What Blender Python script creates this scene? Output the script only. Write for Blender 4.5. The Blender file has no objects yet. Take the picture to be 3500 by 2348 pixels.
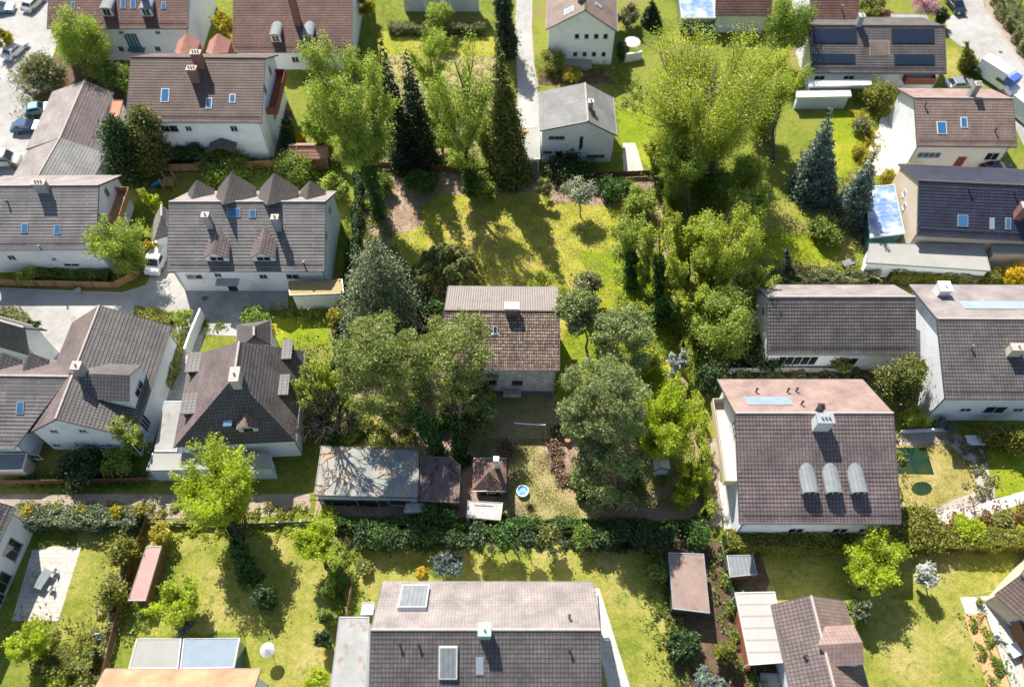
import bpy, math, random
import numpy as np
from mathutils import Vector, Matrix

random.seed(7)
SC = bpy.context.scene
COL = SC.collection

# ------------------------------------------------------------------ camera, sky, sun, exposure
F = 2727.0; CAMH = 82.0
PITCH = math.radians(58.0); SP, CP = math.sin(PITCH), math.cos(PITCH)
cam_d = bpy.data.cameras.new('camera')
cam = bpy.data.objects.new('camera', cam_d); COL.objects.link(cam)
cam.location = (0, 0, CAMH); cam.rotation_euler = (math.radians(90) - PITCH, 0, 0)
cam_d.sensor_width = 36.0; cam_d.lens = 36.0 * F / 3500.0
cam_d.clip_start = 1.0; cam_d.clip_end = 3000.0
cam_d.dof.use_dof = True; cam_d.dof.focus_distance = 90.5
cam_d.dof.aperture_fstop = (cam_d.lens / 1000.0) / 0.62
SC.camera = cam

world = bpy.data.worlds.new("World"); SC.world = world; world.use_nodes = True
wn = world.node_tree.nodes; wl = world.node_tree.links
sky = wn.new('ShaderNodeTexSky'); sky.sky_type = 'NISHITA'; sky.sun_disc = False
sky.sun_elevation = math.radians(47.2); sky.sun_rotation = math.radians(-23.5)
wn['Background'].inputs[1].default_value = 0.09
wl.new(sky.outputs[0], wn['Background'].inputs[0])
sun_d = bpy.data.lights.new('sun', 'SUN'); sun_d.energy = 5.0; sun_d.angle = math.radians(0.5)
sun_d.color = (1.0, 0.94, 0.85)
sun = bpy.data.objects.new('sun', sun_d); COL.objects.link(sun)
sun.rotation_euler = Vector((0.37, -0.85, -1.0)).to_track_quat('-Z', 'Y').to_euler()
SC.view_settings.view_transform = 'Standard'; SC.view_settings.look = 'None'
SC.view_settings.exposure = 0.80; SC.view_settings.gamma = 1.0
SC.cycles.max_bounces = 6; SC.cycles.transparent_max_bounces = 4
SC.cycles.diffuse_bounces = 3; SC.cycles.glossy_bounces = 2

# ------------------------------------------------------------------ measuring helpers
def ray(x, y):
    u = (x - 1750) / F; v = (y - 1174) / F
    return Vector((u, CP - v * SP, -SP - v * CP))
def G(x, y, h=0.0):                      # where the sight line of a measured point meets height h
    d = ray(x, y); t = (CAMH - h) / -d.z
    return Vector((d.x * t, d.y * t, h))
def scale_at(x, y, h=0.0):               # measured units per metre there
    p = G(x, y, h); return F / (p.y * CP + (CAMH - h) * SP)

# ------------------------------------------------------------------ materials
MATS = {}
def newmat(name):
    m = bpy.data.materials.new(name); m.use_nodes = True
    nt = m.node_tree; b = nt.nodes['Principled BSDF']; MATS[name] = m
    return m, nt.nodes, nt.links, b
def ramp(n, stops):
    r = n.new('ShaderNodeValToRGB'); e = r.color_ramp.elements
    while len(e) < len(stops): e.new(0.5)
    for k, (p, c) in enumerate(stops): e[k].position = p; e[k].color = (*c, 1)
    return r
def mixc(n, l, fac, a, b, mode='MIX'):
    m = n.new('ShaderNodeMix'); m.data_type = 'RGBA'; m.blend_type = mode
    for sock, v in ((m.inputs[0], fac), (m.inputs[6], a), (m.inputs[7], b)):
        if isinstance(v, (int, float)): sock.default_value = v
        elif isinstance(v, tuple): sock.default_value = (*v, 1)
        else: l.new(v, sock)
    return m.outputs[2]
def noise(n, l, vec, scale, detail=5, rough=0.6, dist=0.0):
    t = n.new('ShaderNodeTexNoise'); t.inputs['Scale'].default_value = scale
    t.inputs['Detail'].default_value = detail; t.inputs['Roughness'].default_value = rough
    t.inputs['Distortion'].default_value = dist
    if vec is not None: l.new(vec, t.inputs['Vector'])
    return t.outputs[0]
def mapr(n, l, s, a, b, c=0.0, d=1.0):
    m = n.new('ShaderNodeMapRange'); l.new(s, m.inputs[0])
    for k, v in enumerate((a, b, c, d)): m.inputs[k + 1].default_value = v
    return m.outputs[0]
def objco(n):
    return n.new('ShaderNodeTexCoord').outputs['Object']
def geopos(n):
    return n.new('ShaderNodeNewGeometry').outputs['Position']
def bump(n, l, b, h, strength=0.4, dist=0.05):
    u = n.new('ShaderNodeBump'); u.inputs['Strength'].default_value = strength
    u.inputs['Distance'].default_value = dist; l.new(h, u.inputs['Height']); l.new(u.outputs[0], b.inputs['Normal'])

def tiles(name, c1, c2, gap, tw=0.3, th=0.36, rough=0.75, patch=None, patch_amt=0.5, wob=0.0, gapw=0.035, depth=0.5):
    m, n, l, b = newmat(name)
    uv = n.new('ShaderNodeUVMap').outputs[0]
    vec = uv
    if wob:
        nz = n.new('ShaderNodeTexNoise'); nz.inputs['Scale'].default_value = 2.2; l.new(uv, nz.inputs['Vector'])
        sub = n.new('ShaderNodeVectorMath'); sub.operation = 'SUBTRACT'; l.new(nz.outputs['Color'], sub.inputs[0]); sub.inputs[1].default_value = (.5, .5, .5)
        sc = n.new('ShaderNodeVectorMath'); sc.operation = 'SCALE'; l.new(sub.outputs[0], sc.inputs[0]); sc.inputs['Scale'].default_value = wob
        ad = n.new('ShaderNodeVectorMath'); l.new(uv, ad.inputs[0]); l.new(sc.outputs[0], ad.inputs[1]); vec = ad.outputs[0]
    br = n.new('ShaderNodeTexBrick'); l.new(vec, br.inputs['Vector'])
    br.inputs['Color1'].default_value = (*c1, 1); br.inputs['Color2'].default_value = (*c2, 1)
    br.inputs['Mortar'].default_value = (*gap, 1); br.inputs['Scale'].default_value = 1.0
    br.inputs['Brick Width'].default_value = tw; br.inputs['Row Height'].default_value = th
    br.inputs['Mortar Size'].default_value = gapw; br.inputs['Mortar Smooth'].default_value = 0.3
    br.inputs['Bias'].default_value = 0.0; br.offset = 0.0 if tw < th else 0.5
    nz2 = noise(n, l, uv, 0.35, 8, 0.65)
    var = mapr(n, l, nz2, 0.3, 0.7, 0.62, 1.32)
    col = mixc(n, l, 1.0, br.outputs['Color'], (1, 1, 1), 'MULTIPLY')
    mm = n.new('ShaderNodeVectorMath'); mm.operation = 'SCALE'; l.new(col, mm.inputs[0]); l.new(var, mm.inputs['Scale'])
    col = mm.outputs[0]
    st = mapr(n, l, noise(n, l, uv, 1.7, 9, 0.75), 0.56, 0.72, 0, 0.55)
    col = mixc(n, l, st, col, tuple(v * .55 for v in c1))
    st = mapr(n, l, noise(n, l, uv, 0.6, 9, 0.8, 0.5), 0.60, 0.74, 0, 0.5)
    col = mixc(n, l, st, col, tuple(min(.8, v * 1.35 + .02) for v in c2))
    if patch:
        f = mapr(n, l, noise(n, l, uv, 0.9, 9, 0.7), 0.5, 0.66, 0, patch_amt)
        col = mixc(n, l, f, col, patch)
    l.new(col, b.inputs['Base Color']); b.inputs['Roughness'].default_value = rough
    bump(n, l, b, br.outputs['Fac'], -depth, 0.05)
    return m
def rough_mat(name, c1, c2, scale=1.5, rough=0.85, c3=None, s3=6.0, lo=0.35, hi=0.65, metal=0.0, bstr=0.15, amt3=0.7, stripes=None, t3=.52):
    m, n, l, b = newmat(name); co = objco(n)
    f = mapr(n, l, noise(n, l, co, scale, 8, 0.65), lo, hi)
    col = mixc(n, l, f, c1, c2)
    if c3:
        f2 = mapr(n, l, noise(n, l, co, s3, 6, 0.7), t3, t3 + .12, 0, amt3)
        col = mixc(n, l, f2, col, c3)
    if stripes:                                   # boards, corrugation or seams: (axis, pitch, colour)
        sx = n.new('ShaderNodeSeparateXYZ'); l.new(co, sx.inputs[0])
        w = n.new('ShaderNodeMath'); w.operation = 'DIVIDE'; l.new(sx.outputs[stripes[0]], w.inputs[0]); w.inputs[1].default_value = stripes[1]
        fr = n.new('ShaderNodeMath'); fr.operation = 'FRACT'; l.new(w.outputs[0], fr.inputs[0])
        g = mapr(n, l, fr.outputs[0], 0.80, 0.9, 0, 1)
        col = mixc(n, l, g, col, stripes[2])
    l.new(col, b.inputs['Base Color']); b.inputs['Roughness'].default_value = rough; b.inputs['Metallic'].default_value = metal
    bump(n, l, b, noise(n, l, co, scale * 12, 4), bstr, 0.03)
    return m
def plain(name, c, rough=0.5, metal=0.0, coat=0.0):
    m, n, l, b = newmat(name)
    f = noise(n, l, objco(n), 3.0, 4)
    l.new(mixc(n, l, mapr(n, l, f, 0.35, 0.65), tuple(v * 0.88 for v in c), c), b.inputs['Base Color'])
    b.inputs['Roughness'].default_value = rough; b.inputs['Metallic'].default_value = metal
    b.inputs['Coat Weight'].default_value = coat
    return m
def leafmat(name, c1, c2, c3, trans=0.5, rough=0.55):
    m, n, l, b = newmat(name)
    gi = n.new('ShaderNodeNewGeometry').outputs['Random Per Island']
    r = ramp(n, [(0.0, c1), (0.5, c2), (1.0, c3)]); l.new(gi, r.inputs[0])
    f = mapr(n, l, noise(n, l, objco(n), 0.45, 4), 0.35, 0.65, 0.75, 1.2)
    mm = n.new('ShaderNodeVectorMath'); mm.operation = 'SCALE'; l.new(r.outputs[0], mm.inputs[0]); l.new(f, mm.inputs['Scale'])
    d = n.new('ShaderNodeBsdfDiffuse'); t = n.new('ShaderNodeBsdfTranslucent'); gl = n.new('ShaderNodeBsdfGlossy')
    gl.inputs['Roughness'].default_value = rough; gl.inputs['Color'].default_value = (1, 1, 1, 1)
    l.new(mm.outputs[0], d.inputs[0])
    tc = mixc(n, l, 1.0, mm.outputs[0], (1.14, 1.2, 0.45), 'MULTIPLY'); l.new(tc, t.inputs[0])
    mx = n.new('ShaderNodeMixShader'); mx.inputs[0].default_value = trans
    l.new(d.outputs[0], mx.inputs[1]); l.new(t.outputs[0], mx.inputs[2])
    m2 = n.new('ShaderNodeMixShader'); m2.inputs[0].default_value = 0.035
    l.new(mx.outputs[0], m2.inputs[1]); l.new(gl.outputs[0], m2.inputs[2])
    l.new(m2.outputs[0], n['Material Output'].inputs['Surface'])
    return m
def groundmat(name, stops, s1=0.12, s2=1.4, s3=6.0, fine=(0.66, 1.34), litter=None, bstr=0.6, joints=None):
    m, n, l, b = newmat(name); co = geopos(n)
    a = noise(n, l, co, s1, 3, 0.5); c = noise(n, l, co, s2, 6, 0.65, 0.3); d = noise(n, l, co, s3, 5, 0.75)
    s = n.new('ShaderNodeMath'); s.operation = 'MULTIPLY_ADD'; l.new(a, s.inputs[0]); s.inputs[1].default_value = 0.55; s.inputs[2].default_value = 0.0
    s2_ = n.new('ShaderNodeMath'); s2_.operation = 'MULTIPLY_ADD'; l.new(c, s2_.inputs[0]); s2_.inputs[1].default_value = 0.45; l.new(s.outputs[0], s2_.inputs[2])
    f = mapr(n, l, s2_.outputs[0], 0.36, 0.64)
    r = ramp(n, stops); l.new(f, r.inputs[0]); col = r.outputs[0]
    if litter:
        lf = mapr(n, l, noise(n, l, co, litter[1], 7, 0.75), litter[2], litter[2] + 0.1)
        col = mixc(n, l, lf, col, litter[0])
    if joints:
        br = n.new('ShaderNodeTexBrick'); l.new(co, br.inputs['Vector']); br.inputs['Scale'].default_value = 1; br.inputs['Brick Width'].default_value = joints[0]; br.inputs['Row Height'].default_value = joints[1]
        br.inputs['Mortar Size'].default_value = joints[2]; br.inputs['Color1'].default_value = (1, 1, 1, 1); br.inputs['Color2'].default_value = (.86, .85, .84, 1); br.inputs['Mortar'].default_value = (.68, .68, .66, 1)
        col = mixc(n, l, 1.0, col, br.outputs['Color'], 'MULTIPLY')
    mm = n.new('ShaderNodeVectorMath'); mm.operation = 'SCALE'; l.new(col, mm.inputs[0]); l.new(mapr(n, l, d, 0.3, 0.7, *fine), mm.inputs['Scale'])
    l.new(mm.outputs[0], b.inputs['Base Color']); b.inputs['Roughness'].default_value = 0.95; b.inputs['Specular IOR Level'].default_value = 0.1
    bump(n, l, b, noise(n, l, co, 14.0, 4, 0.8), bstr, 0.12)
    return m
def glassmat(name, c, rough=0.08):
    m, n, l, b = newmat(name)
    l.new(mixc(n, l, noise(n, l, objco(n), 0.8, 3), c, tuple(v * 1.5 for v in c)), b.inputs['Base Color'])
    b.inputs['Roughness'].default_value = rough; b.inputs['Specular IOR Level'].default_value = 1.0; b.inputs['Coat Weight'].default_value = 0.4
    return m
def brickmat(name, c1, c2, mortar):
    m, n, l, b = newmat(name)
    co = objco(n); sx = n.new('ShaderNodeSeparateXYZ'); l.new(co, sx.inputs[0])
    ad = n.new('ShaderNodeMath'); l.new(sx.outputs[0], ad.inputs[0]); l.new(sx.outputs[1], ad.inputs[1])
    cb = n.new('ShaderNodeCombineXYZ'); l.new(ad.outputs[0], cb.inputs[0]); l.new(sx.outputs[2], cb.inputs[1])
    br = n.new('ShaderNodeTexBrick'); l.new(cb.outputs[0], br.inputs['Vector']); br.inputs['Scale'].default_value = 1
    br.inputs['Brick Width'].default_value = 0.26; br.inputs['Row Height'].default_value = 0.09; br.inputs['Mortar Size'].default_value = 0.012
    br.inputs['Color1'].default_value = (*c1, 1); br.inputs['Color2'].default_value = (*c2, 1); br.inputs['Mortar'].default_value = (*mortar, 1)
    l.new(br.outputs['Color'], b.inputs['Base Color']); b.inputs['Roughness'].default_value = 0.9
    return m

# roofs
tiles('tile_old', (.165, .115, .085), (.42, .32, .245), (.018, .012, .010), 0.20, 0.37, 0.85, (.06, .032, .02), 0.75, 0.14, 0.04, 0.8)
tiles('tile_redbrown', (.165, .08, .06), (.215, .11, .08), (.05, .022, .018), 0.30, 0.38, 0.7)
tiles('tile_brown', (.13, .088, .072), (.155, .105, .086), (.07, .046, .038), 0.30, 0.36, 0.7)
tiles('tile_grey', (.15, .13, .12), (.19, .165, .15), (.035, .030, .034), 0.34, 0.40, 0.65)
tiles('tile_rows', (.125, .115, .112), (.155, .14, .135), (.27, .25, .24), 7.0, .42, .65, gapw=.045, depth=.2)
tiles('tile_slate', (.115, .102, .098), (.15, .132, .125), (.035, .030, .032), 0.34, 0.40, 0.6)
tiles('tile_navy', (.028, .032, .05), (.042, .046, .07), (.012, .014, .03), 0.34, 0.40, 0.5)
tiles('tile_plum', (.165, .125, .12), (.205, .16, .15), (.038, .027, .030), 0.34, 0.42, 0.6)
tiles('tile_rose', (.29, .20, .17), (.33, .23, .20), (.22, .145, .12), 0.34, 0.42, 0.7)
tiles('tile_pale', (.26, .228, .215), (.30, .262, .25), (.20, .17, .16), 0.30, 0.40, 0.7)
tiles('tile_tan', (.215, .155, .125), (.25, .18, .145), (.11, .075, .062), 0.34, 0.42, 0.7)
tiles('tile_orange', (.56, .23, .12), (.62, .26, .135), (.50, .23, .13), 0.34, 0.40, 0.7)
tiles('tile_terra', (.40, .19, .14), (.45, .22, .16), (.25, .10, .08), 0.34, 0.40, 0.7)
tiles('tile_hut', (.22, .135, .11), (.30, .19, .155), (.06, .036, .032), 0.2, 0.22, 0.85, (.34, .20, .14), 0.85, 0.03, 0.03)
tiles('tile_greyrib', (.18, .18, .175), (.21, .21, .20), (.12, .12, .12), 0.34, 6.0, 0.7)
# corrugated cement sheet of the old house
m, n, l, b = newmat('cement_sheet')
uv = n.new('ShaderNodeUVMap').outputs[0]
sx = n.new('ShaderNodeSeparateXYZ'); l.new(uv, sx.inputs[0])
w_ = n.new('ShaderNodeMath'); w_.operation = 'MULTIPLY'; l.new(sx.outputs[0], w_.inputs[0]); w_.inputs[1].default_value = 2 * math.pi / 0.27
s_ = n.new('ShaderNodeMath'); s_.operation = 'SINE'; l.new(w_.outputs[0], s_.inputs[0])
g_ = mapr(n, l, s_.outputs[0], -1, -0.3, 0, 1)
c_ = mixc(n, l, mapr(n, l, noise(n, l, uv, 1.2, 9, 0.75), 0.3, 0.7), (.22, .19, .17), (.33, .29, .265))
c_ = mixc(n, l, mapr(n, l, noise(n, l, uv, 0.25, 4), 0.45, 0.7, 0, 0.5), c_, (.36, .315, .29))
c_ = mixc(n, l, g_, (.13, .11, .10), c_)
l.new(c_, b.inputs['Base Color']); b.inputs['Roughness'].default_value = 0.9; bump(n, l, b, s_.outputs[0], 0.5, 0.04)
rough_mat('felt_grey', (.23, .245, .235), (.38, .385, .36), 0.45, 0.9, (.38, .29, .21), 0.42, 0.38, 0.62, amt3=1.0, t3=.47)
rough_mat('felt_rose', (.42, .24, .22), (.47, .28, .255), 1.0, .8)
plain('canvas', (.55, .54, .51), .8)
rough_mat('felt_rust', (.25, .175, .15), (.33, .24, .20), 1.2, 0.9, (.12, .10, .095), 0.6, amt3=0.6)
rough_mat('felt_dark', (.13, .10, .09), (.28, .20, .16), 0.35, 0.9, (.030, .036, .05), 0.35, .4, .6, amt3=1.0, t3=.46)  # navy patches: tar, and partly tree shadow painted into the colour
rough_mat('flat_roof', (.30, .30, .275), (.37, .365, .34), 0.3, 0.9, (.28, .25, .21), 1.2, amt3=0.4)
rough_mat('flat_roof_dirty', (.28, .28, .27), (.38, .38, .37), 0.5, 0.9, (.26, .13, .09), 0.35, amt3=0.9)
rough_mat('moss_roof', (.36, .27, .12), (.45, .34, .16), 1.0, 0.95, (.30, .20, .05), 1.0)
rough_mat('ridge_pale', (.40, .34, .30), (.48, .42, .38), 2.0, 0.8)
rough_mat('ridge_dark', (.10, .07, .06), (.16, .11, .095), 2.0, 0.8)
# walls
rough_mat('plaster_white', (.80, .82, .86), (.85, .87, .90), 0.7, 0.9, (.52, .53, .55), 0.5, amt3=0.35)
rough_mat('plaster_blue', (.50, .58, .68), (.55, .63, .73), 0.7, 0.9)
rough_mat('plaster_cream', (.60, .50, .38), (.66, .56, .43), 0.7, 0.9)
rough_mat('cladding_old', (.50, .48, .45), (.70, .68, .64), 1.3, 0.9, (.26, .24, .23), 2.2, amt3=0.8, stripes=(2, 0.22, (.30, .28, .27)))
rough_mat('cladding_red', (.36, .10, .055), (.42, .13, .07), 2.0, 0.8, stripes=(2, 0.2, (.2, .05, .03)))
rough_mat('plinth', (.10, .13, .13), (.16, .19, .19), 1.0, 0.9)
rough_mat('wood_brown', (.16, .08, .04), (.24, .13, .07), 2.0, 0.8, stripes=(2, 0.15, (.07, .035, .02)))
rough_mat('wood_red', (.20, .055, .03), (.28, .085, .045), 2.0, 0.8, stripes=(2, 0.18, (.09, .025, .02)))
rough_mat('wood_fence', (.30, .17, .08), (.40, .24, .12), 1.5, 0.85, stripes=(0, 0.14, (.10, .05, .03)))
rough_mat('wood_grey', (.42, .40, .38), (.62, .60, .58), 1.2, 0.85, (.22, .20, .19), 2.5, amt3=0.7, stripes=(0, 0.17, (.20, .185, .175)))
rough_mat('wood_deck', (.56, .30, .15), (.64, .36, .19), 1.5, 0.8, stripes=(1, 0.3, (.45, .23, .11)))
rough_mat('wood_green', (.05, .10, .075), (.07, .13, .095), 1.5, 0.85, stripes=(2, 0.16, (.02, .04, .03)))
rough_mat('metal_pale', (.17, .19, .20), (.23, .255, .265), 1.5, 0.75, metal=0.0, stripes=(0, 0.4, (.12, .135, .14)))
rough_mat('metal_slats', (.40, .375, .35), (.45, .425, .40), 0.6, 0.7, stripes=(1, 1.1, (.31, .28, .265)))
rough_mat('zinc', (.34, .36, .39), (.42, .44, .47), 1.2, 0.5, metal=0.4)
plain('white', (.78, .79, .80), 0.55); plain('white_gloss', (.80, .81, .82), 0.2, 0, 0.6)
plain('dark_frame', (.03, .025, .022), 0.5); plain('brown_frame', (.10, .05, .03), 0.6)
plain('black', (.012, .012, .014), 0.6); plain('tyre', (.02, .02, .02), 0.85)
plain('silver', (.48, .50, .52), 0.25, 0.6, 0.5); plain('car_blue', (.03, .08, .20), 0.2, 0.2, 0.8)
plain('car_navy', (.02, .035, .07), 0.2, 0.3, 0.8); plain('car_teal', (.22, .36, .40), 0.25, 0.3, 0.6)
plain('awning_blue', (.05, .12, .42), 0.6); plain('playhouse_blue', (.05, .35, .65), 0.5)
plain('red_tail', (.35, .02, .02), 0.3); plain('lamp_clear', (.75, .75, .72), 0.1)
plain('copper_green', (.38, .58, .50), 0.6, 0.2); plain('gutter', (.14, .13, .13), 0.5, 0.3); plain('gutter_white', (.6, .6, .6), 0.5, 0.3)
plain('pool_rim', (.62, .74, .86), 0.4); plain('terracotta', (.48, .20, .12), 0.8); plain('rock_wall', (.38, .33, .30), .9)
plain('orange_paint', (.65, .25, .08), .6)
brickmat('brick_red', (.20, .06, .05), (.26, .09, .07), (.30, .24, .22))
glassmat('glass_dark', (.012, .016, .022)); glassmat('glass_blue', (.035, .12, .24), 0.12); rough_mat('glass_painted_sky', (.13, .24, .46), (.50, .55, .62), 0.5, 0.12, lo=.42, hi=.6, bstr=0, stripes=(1, .7, (.3, .36, .45)))  # roof glass: blue sky and pale cloud reflection painted into its colour
glassmat('glass_teal', (.05, .13, .15), 0.12); glassmat('solar', (.010, .016, .03), 0.25); glassmat('glass_grey', (.22, .27, .31), 0.2)
# ground
groundmat('ground_garden', [(0, (.085, .115, .02)), (.35, (.15, .19, .028)), (.65, (.22, .24, .04)), (1, (.25, .19, .09))], litter=((.20, .13, .075), 0.5, 0.60))
groundmat('lawn_bright', [(0, (.15, .23, .015)), (.5, (.23, .28, .018)), (1, (.36, .34, .04))], 0.15, 1.2, 5, (.62, 1.36))
groundmat('lawn_yellow', [(0, (.17, .21, .03)), (.45, (.28, .28, .055)), (1, (.42, .35, .13))], 0.22, 1.3, 5, (.62, 1.36), ((.15, .19, .035), 0.6, .54))
groundmat('lawn_vivid', [(0, (.19, .25, .022)), (.45, (.33, .33, .036)), (1, (.45, .37, .09))], 0.10, 0.8, 5, (.62, 1.36), ((.42, .34, .17), 1.4, 0.53))
groundmat('lawn_dry', [(0, (.22, .24, .07)), (.45, (.34, .30, .13)), (1, (.46, .33, .20))], 0.16, 1.1, 5, (.62, 1.36), ((.40, .27, .18), 0.7, 0.54))
groundmat('leaf_litter', [(0, (.27, .19, .13)), (.5, (.40, .29, .21)), (1, (.52, .39, .29))], 0.3, 2.2, 14, (0.5, 1.4), ((.24, .25, .05), 0.8, 0.60), 0.9)
groundmat('soil', [(0, (.09, .055, .04)), (.5, (.15, .10, .07)), (1, (.24, .17, .11))], 0.3, 2.0, 12, (0.6, 1.3), ((.10, .14, .03), 0.9, 0.56), 0.9)
groundmat('asphalt_pale', [(0, (.30, .29, .275)), (.5, (.39, .38, .36)), (1, (.45, .44, .42))], 0.1, 0.7, 8, (0.88, 1.1), ((.26, .25, .24), .9, .60), bstr=0.1)
groundmat('paving_pale', [(0, (.48, .45, .41)), (.5, (.58, .55, .50)), (1, (.66, .63, .58))], 0.2, 1.2, 5, (0.8, 1.15), bstr=0.25, joints=(.8, .5, .03))
groundmat('paving_beige', [(0, (.32, .26, .21)), (.5, (.40, .33, .27)), (1, (.46, .38, .32))], 0.2, 1.2, 6, (0.8, 1.15), ((.20, .16, .12), .7, .6), bstr=0.2, joints=(.6, .3, .03))
groundmat('paving_white', [(0, (.50, .48, .44)), (.5, (.60, .58, .54)), (1, (.68, .66, .62))], 0.2, 1.2, 6, (0.85, 1.1), bstr=0.2, joints=(.9, .6, .03))
groundmat('gravel', [(0, (.38, .32, .28)), (.5, (.48, .42, .37)), (1, (.56, .50, .45))], 0.3, 2.5, 9, (0.6, 1.3), bstr=0.8)
groundmat('reed_bed', [(0, (.22, .20, .05)), (.5, (.36, .30, .10)), (1, (.48, .38, .17))], 0.3, 1.6, 6, (0.6, 1.3), ((.12, .10, .05), .9, .58))
m, n, l, b = newmat('pond_water')
l.new(mixc(n, l, mapr(n, l, noise(n, l, geopos(n), 0.4, 4), .4, .6), (.010, .035, .022), (.035, .055, .015)), b.inputs['Base Color']); b.inputs['Roughness'].default_value = .3; b.inputs['Specular IOR Level'].default_value = .25
bump(n, l, b, noise(n, l, geopos(n), 4, 3), .15, .03)
m, n, l, b = newmat('pool_water')
l.new(mixc(n, l, mapr(n, l, noise(n, l, objco(n), 2.2, 5), .45, .62), (.07, .28, .62), (.55, .72, .80)), b.inputs['Base Color']); b.inputs['Roughness'].default_value = .15
# foliage
leafmat('leaf_maple', (.33, .43, .012), (.48, .57, .018), (.62, .67, .04), .6)
leafmat('leaf_lime', (.27, .33, .025), (.42, .48, .045), (.60, .63, .11), .58)
leafmat('leaf_spring', (.20, .28, .035), (.34, .43, .06), (.52, .58, .13), .55)
leafmat('leaf_green', (.11, .18, .02), (.21, .30, .035), (.34, .43, .06), .5)
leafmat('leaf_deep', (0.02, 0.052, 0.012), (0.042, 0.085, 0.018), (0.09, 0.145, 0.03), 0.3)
leafmat('leaf_ivy', (.03, .085, .012), (.06, .155, .02), (.15, .28, .04), .4)
leafmat('leaf_pine', (.10, .15, .03), (.24, .30, .065), (.48, .51, .14), .38)
leafmat('leaf_pinegrey', (.11, .16, .05), (.245, .305, .10), (.47, .50, .21), .4)
leafmat('leaf_sprucegrey', (0.06, 0.096, 0.048), (0.156, 0.198, 0.108), (0.36, 0.384, 0.216), 0.3)
leafmat('leaf_spruce', (0.013, 0.031, 0.018), (0.029, 0.058, 0.029), (0.058, 0.091, 0.039), 0.2)
leafmat('leaf_blue', (0.07, 0.119, 0.105), (0.14, 0.196, 0.168), (0.252, 0.308, 0.266), 0.25)
leafmat('leaf_cypress', (0.05, 0.069, 0.01), (0.138, 0.156, 0.022), (0.325, 0.338, 0.062), 0.3)
leafmat('leaf_olive', (0.16, 0.19, 0.03), (0.29, 0.31, 0.06), (0.44, 0.42, 0.12), 0.45)
leafmat('leaf_yellow', (0.3, 0.26, 0.015), (0.44, 0.37, 0.02), (0.58, 0.47, 0.03), 0.5)
leafmat('leaf_forsythia', (0.55, 0.38, 0.01), (0.7, 0.48, 0.01), (0.8, 0.6, 0.02), 0.4)
leafmat('leaf_privet', (0.14, 0.17, 0.02), (0.25, 0.25, 0.025), (0.38, 0.35, 0.04), 0.4)
leafmat('leaf_magnolia', (0.14, 0.18, 0.1), (0.32, 0.35, 0.25), (0.55, 0.56, 0.46), 0.3)
leafmat('blossom_white', (0.45, 0.47, 0.44), (0.6, 0.61, 0.6), (0.74, 0.74, 0.74), 0.3)
leafmat('blossom_frost', (0.22, 0.28, 0.27), (0.42, 0.47, 0.48), (0.66, 0.7, 0.72), 0.25)
leafmat('blossom_pink', (0.55, 0.28, 0.4), (0.65, 0.38, 0.5), (0.75, 0.5, 0.6), 0.4)
leafmat('leaf_rust', (0.14, 0.055, 0.02), (0.26, 0.12, 0.05), (0.36, 0.2, 0.1), 0.4)
leafmat('leaf_dead', (0.18, 0.1, 0.06), (0.3, 0.19, 0.12), (0.42, 0.3, 0.2), 0.2)
leafmat('leaf_brownbush', (0.12, 0.14, 0.04), (0.22, 0.23, 0.09), (0.38, 0.36, 0.18), 0.3)
rough_mat('bark', (.085, .065, .045), (.16, .13, .10), 4.0, 0.95, bstr=.6)
rough_mat('bark_pine', (.20, .12, .075), (.34, .22, .15), 3.0, 0.95, bstr=.6)
rough_mat('bark_pale', (.24, .20, .15), (.34, .30, .23), 3.0, 0.95, bstr=.6)
rough_mat('bark_dark', (.022, .018, .014), (.05, .04, .03), 3.0, 0.95, bstr=.6)
rough_mat('stump_wood', (.30, .16, .09), (.42, .25, .15), 3.0, .9)
def M(nm): return MATS[nm]

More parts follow.
